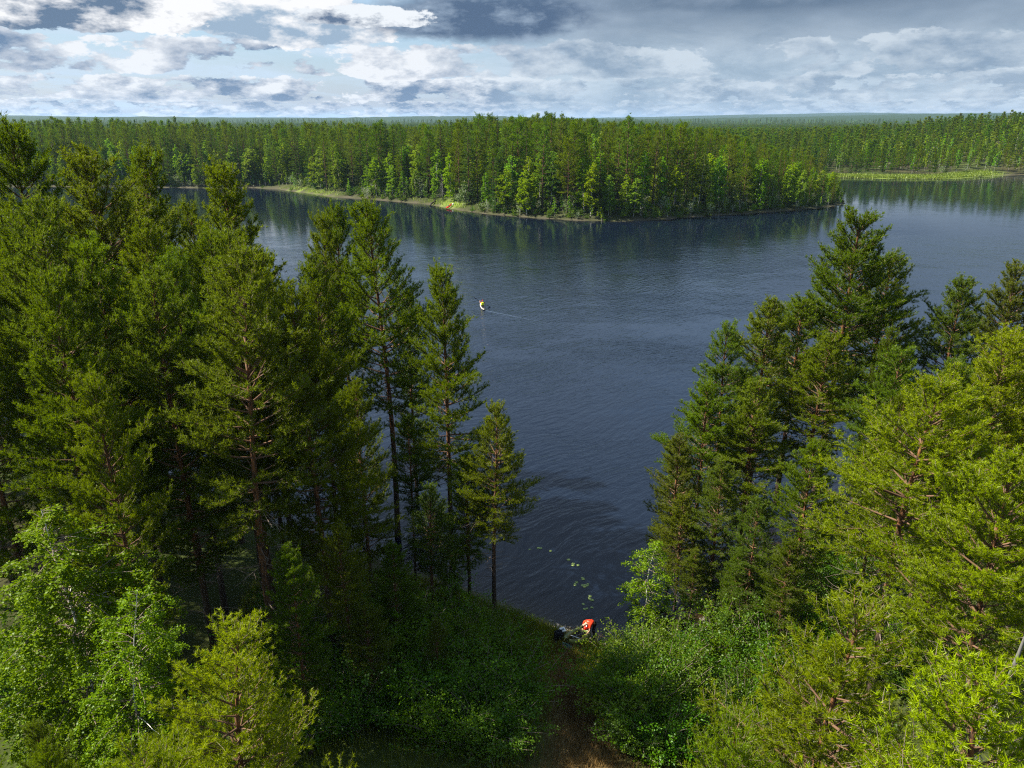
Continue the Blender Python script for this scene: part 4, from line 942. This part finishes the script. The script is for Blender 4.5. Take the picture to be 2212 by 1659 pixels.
def hull(name, L, Wd, Hh, material, parent=None, rocker=.12):
    """pointed boat hull with a cambered deck, bow at +x"""
    n, k = 25, 12; t = np.linspace(-1, 1, n); V, Fc = [], []
    for q in t:
        w = Wd/2*max(.012, (1-abs(q)**2.3))**.75; zc = rocker*abs(q)**2.6
        for j in range(k):
            a = 2*math.pi*j/k; z = math.sin(a); V.append((q*L/2, w*math.cos(a), zc+Hh*.5+(Hh*.42*z if z > 0 else Hh*.5*z)*(1-.55*abs(q)**3)))
    for i in range(n-1):
        for j in range(k): Fc.append((i*k+j, i*k+(j+1) % k, (i+1)*k+(j+1) % k, (i+1)*k+j))
    o = link(name, mesh_np(name, V, Fc, (M[material],), smooth=True), parent); return o
def rbox(name, dims, material, parent, loc=(0, 0, 0), rot=(0, 0, 0), bev=.25, seg=3, puff=0.0):
    bm = bmesh.new(); bmesh.ops.create_cube(bm, size=1); bmesh.ops.scale(bm, vec=dims, verts=bm.verts)
    bmesh.ops.bevel(bm, geom=bm.edges[:]+bm.verts[:], offset=min(dims)*bev, segments=seg, affect='EDGES', profile=.5)
    for v in bm.verts: v.co += v.co.normalized()*puff*(random.random()-.5)
    me = bpy.data.meshes.new(name); bm.to_mesh(me); bm.free(); me.materials.append(M[material])
    for p_ in me.polygons: p_.use_smooth = True
    o = link(name, me, parent); o.location = loc; o.rotation_euler = rot; return o
def tube_obj(name, P, r, material, parent, sides=10):
    V, Fq = tubes([np.array(P, float)], [np.array(r, float)], sides); return link(name, mesh_np(name, V, Fq, (M[material],), smooth=True), parent)

# inflatable boat on the landing
bow = np.array(ground_pt(1222, 1403, .5)); stern = np.array(ground_pt(1263, 1360, .4)); mid = (bow+stern)/2; dv = bow-stern; BL = float(np.linalg.norm(dv)); ba = math.atan2(dv[1], dv[0])
g0 = max(gz(*bow), gz(*stern), gz(*mid)); boat = empty('inflatable_boat', (mid[0], mid[1], g0+.02), ba)
boat.rotation_euler[1] = -math.atan2(gz(*bow)-gz(*stern), BL); boat.location[2] = (gz(*bow)+gz(*stern))/2+.03
tag(boat, 'olive green inflatable boat lying on the landing, black floor', 'boat')
HL = BL/2
for sg in (1, -1):
    P = [(-HL, .22*sg, .30), (-HL*.75, .34*sg, .24), (-HL*.2, .37*sg, .20), (HL*.35, .36*sg, .20), (HL*.75, .24*sg, .26), (HL*.98, .05*sg, .34)]
    tube_obj('side_tube', P, [.10, .13, .145, .145, .13, .09], 'olive', boat)
tube_obj('stern_tube', [(-HL*.98, .26, .30), (-HL*1.04, 0, .31), (-HL*.98, -.26, .30)], [.11, .12, .11], 'olive', boat)
rbox('floor', (BL*.86, .52, .09), 'black_rubber', boat, (0, 0, .08), bev=.4); rbox('seat', (.34, .46, .14), 'black_cloth', boat, (-HL*.25, 0, .19), bev=.35); rbox('backrest', (.12, .44, .32), 'black_cloth', boat, (-HL*.48, 0, .3), (0, -.25, 0), bev=.4)
rbox('thwart', (.05, .6, .03), 'white', boat, (HL*.12, 0, .27), (0, 0, .15)); tube_obj('paddle_shaft', [(-HL*.4, .1, .36), (HL*.5, .03, .34)], [.014, .014], 'grey_paint', boat, 6)
def at_boat(u, v, z): return (mid[0]+math.cos(ba)*u-math.sin(ba)*v, mid[1]+math.sin(ba)*u+math.cos(ba)*v, boat.location[2]+z)
def bag(name, loc, dims, material, label, rz=0, extra=None, rot=(0, 0)):
    e = empty(name, loc, rz); e.rotation_euler = (rot[0], rot[1], rz); tag(e, label, 'bag', 'bags at the boat'); rbox('body', dims, material, e, (0, 0, dims[2]/2), bev=.35, puff=.03)
    tube_obj('rolled_closure', [(-dims[0]*.45, 0, dims[2]+.015), (0, .01, dims[2]+.03), (dims[0]*.45, 0, dims[2]+.015)], [.03, .035, .03], material if not extra else extra, e, 6)
    for sg in (1, -1): tube_obj('strap', [(dims[0]*.25*sg, -dims[1]*.5, dims[2]*.9), (dims[0]*.3*sg, -dims[1]*.5-.03, dims[2]*.5), (dims[0]*.25*sg, -dims[1]*.5, dims[2]*.15)], [.012]*3, 'black_cloth', e, 5)
    return e
bag('dry_bag', at_boat(HL*.95, .02, .0), (.62, .40, .42), 'teal', 'dark teal bag lying across the bow of the boat', ba+1.4)
def landing(px, py, z): x, y = ground_pt(px, py, z); return (x, y, gz(x, y))
bag('backpack', landing(1206, 1392, .35), (.42, .34, .62), 'black_cloth', 'upright black backpack left of the boat', .3)
bag('gear_bag', landing(1211, 1381, .45), (.36, .30, .42), 'black_cloth', 'black bag under the white case, left of the boat', 1.0)
lp = landing(1214, 1368, .62); wc = empty('white_case', (lp[0], lp[1]-.05, lp[2]+.42), .35); wc.rotation_euler = (.35, .1, .5); tag(wc, 'small white case with a dark print on its lid, on the black bag', 'case')
rbox('shell', (.30, .26, .14), 'white', wc, (0, 0, .07), bev=.2); rbox('lid_print', (.13, .11, .012), 'grey_paint', wc, (0, -.01, .142), bev=.3); tube_obj('handle', [(-.08, -.135, .07), (-.06, -.18, .07), (.06, -.18, .07), (.08, -.135, .07)], [.01]*4, 'black_cloth', wc, 5)
bag('life_vest_bag', at_boat(-HL*.86, .16, .30), (.34, .26, .18), 'red', 'red and white bundle at the stern of the boat', ba+.5, 'white')
# the person bending over the stern
pz = landing(1276, 1376, .05); look = math.atan2(mid[1]+.0-pz[1], mid[0]-pz[0])
figure((pz[0], pz[1], max(pz[2], .0)+.02), look, dict(pelvis=(-.18, 0, .90), chest=(.20, 0, 1.05), neck=(.42, -.02, 1.00), head=(.55, -.06, .93), look=(.75, -.2, -.62),
       shl=(.27, .20, 1.00), shr=(.27, -.20, 1.00), ell=(.36, .25, .74), elr=(.38, -.22, .74), wrl=(.46, .16, .53), wrr=(.48, -.14, .52),
       hipl=(-.17, .10, .86), hipr=(-.17, -.10, .86), knl=(-.02, .14, .47), knr=(.02, -.12, .47), anl=(-.14, .16, .08), anr=(-.08, -.14, .08)),
       dict(shirt='red_cloth', trousers='black_cloth', hair='hair'), 'person in an orange-red top and black trousers bending over the boat')

# kayaker on the lake
kp = np.array(ground_pt(1042, 664)); wp = np.array(ground_pt(1180, 706)); wd = norm(kp-wp); kd = norm(np.array([-.16, 1.0])); ka = math.atan2(kd[1], kd[0])
ky = empty('kayak', (kp[0], kp[1], -.07), ka); tag(ky, 'white kayak under way on the open lake', 'boat')
hull('hull', 4.2, .56, .30, 'pale_hull', ky); rbox('cockpit', (.85, .46, .05), 'black_rubber', ky, (-.1, 0, .325), bev=.45); rbox('stern_deck', (1.0, .34, .05), 'black_cloth', ky, (-1.15, 0, .31), (0, .03, 0), bev=.45); tube_obj('deck_line', [(.5, .1, .33), (1.1, 0, .33), (1.7, .02, .36)], [.012]*3, 'black_cloth', ky, 5); tube_obj('grab_handle', [(-2.1, 0, .33), (-2.2, 0, .38), (-2.14, 0, .34)], [.015]*3, 'black_cloth', ky, 5)
kf = figure((kp[0]-kd[0]*.25, kp[1]-kd[1]*.25, .0), ka, dict(pelvis=(-.02, 0, .28), chest=(.04, 0, .66), neck=(.06, 0, .86), head=(.08, 0, 1.0), look=(1, .1, -.05),
       shl=(.05, .19, .78), shr=(.05, -.19, .78), ell=(.24, .36, .76), elr=(.22, -.34, .55), wrl=(.46, .30, .88), wrr=(.42, -.30, .52),
       hipl=(.02, .10, .22), hipr=(.02, -.10, .22), knl=(.45, .13, .34), knr=(.45, -.13, .34), anl=(.88, .10, .22), anr=(.88, -.10, .22)),
       dict(shirt='red_cloth', trousers='black_cloth', hair='red'), 'kayaker in a red top, red cap and yellow vest paddling away')
rbox('life_vest', (.30, .40, .46), 'yellow', kf, (.015, 0, .58), (0, .12, 0), bev=.3)
pd = empty('paddle', (kp[0]-kd[0]*.25, kp[1]-kd[1]*.25, 0), ka); tag(pd, 'double-bladed black paddle raised by the kayaker', 'paddle')
A = np.array([.44, .0, .70]); u = norm(np.array([.05, .30, .18])*2+0); tube_obj('shaft', [A-u*.95, A+u*.95], [.016, .016], 'black_cloth', pd, 6)
for sg in (1, -1):
    o = rbox('blade', (.46, .19, .025), 'black_cloth', pd, A+u*1.15*sg, (0, 0, 0), bev=.45); o.rotation_euler = (.6, -math.asin(u[2])*1.0, math.atan2(u[1], u[0]))
def wake():
    V, Fc = [], []
    for sg, spread in ((1, .17), (-1, .17)):
        n = 60; t = np.linspace(0, 1, n); off = len(V); side = np.array([-wd[1], wd[0]])
        for q in t:
            c = kp-kd*2.0*(1-q)-wd*(q*13)+side*sg*(.25+spread*15*q*.5)+side*.10*math.sin(q*23+sg*2)*q; w = .07*(1-q)+.012; h = (.011*(1-q)+.0005)*(.5+.5*math.sin(q*61+sg)**2)
            for du, dz in ((-w, -.01), (-w*.3, h*.8), (w*.1, h), (w, -.01)): p_ = c+side*sg*du; V.append((p_[0], p_[1], dz))
        for i in range(n-1):
            for j in range(3): Fc.append((off+i*4+j, off+i*4+j+1, off+(i+1)*4+j+1, off+(i+1)*4+j))
    me = mesh_np('wake', V, Fc, (M['water'],), smooth=True); a = me.attributes.new('depth', 'FLOAT', 'POINT'); a.data.foreach_set('value', np.full(len(V), 4, np.float32))
    tag(link('wake', me), 'pale V-shaped wake trailing the kayak', 'wake', None, 'stuff')
wake()

# red kayak drawn up on the far shore
a0 = np.array(ground_pt(963.5, 451.2)); a1 = a0+np.array([1.5, 4.0]); z0, z1 = max(gz(*a0), 0), gz(*a1)
rk = empty('red_kayak', ((a0[0]+a1[0])/2, (a0[1]+a1[1])/2, (z0+z1)/2+.12), math.atan2(4.0, 1.5)); rk.rotation_euler[1] = -math.atan2(z1-z0+.5, 4.2); tag(rk, 'bright red kayak drawn up on the far grassy shore', 'boat')
hull('hull', 4.3, .75, .45, 'red', rk); rbox('cockpit', (.9, .5, .06), 'black_rubber', rk, (-.1, 0, .42), bev=.45); rbox('hatch', (.4, .36, .04), 'black_rubber', rk, (1.2, 0, .44), bev=.4)
bag('white_bag', (a1[0]+.3, a1[1]+.6, gz(a1[0]+.3, a1[1]+.6)), (.55, .4, .5), 'white', 'small white bag beside the upper end of the red kayak', .4)

# ------------------------------------------------------------------ haze
def haze():
    V = [(sx*13000, sy*13000, sz) for sz in (-6, 135) for sy in (-1, 1) for sx in (-1, 1)]
    Fq = [(0, 2, 3, 1), (4, 5, 7, 6), (0, 1, 5, 4), (2, 6, 7, 3), (0, 4, 6, 2), (1, 3, 7, 5)]
    me = mesh_np('haze', V, Fq)
    m, N, out = mat('haze_air'); pv = N.new('ShaderNodeVolumePrincipled')
    pv.inputs['Color'].default_value = (.48, .70, 1.0, 1); pv.inputs['Density'].default_value = .00005; pv.inputs['Anisotropy'].default_value = .2
    N.l.new(pv.outputs[0], out.inputs['Volume']); me.materials.append(m)
    tag(link('haze', me), 'thin blue summer haze over the far hills', 'haze', None, 'stuff')
haze()

# look-alikes are told apart by their order across the view
def number_alike():
    by = {}
    for o in scene.objects:
        if o.parent is None and o.get('category') and o.get('group'): by.setdefault(o['label'], []).append(o)
    for lab, L in by.items():
        if len(L) < 2: continue
        L.sort(key=lambda o: to_px(*o.location)[0])
        for i, o in enumerate(L): o['label'] = f'{lab}, {ORD(i+1)} from the left'
number_alike()
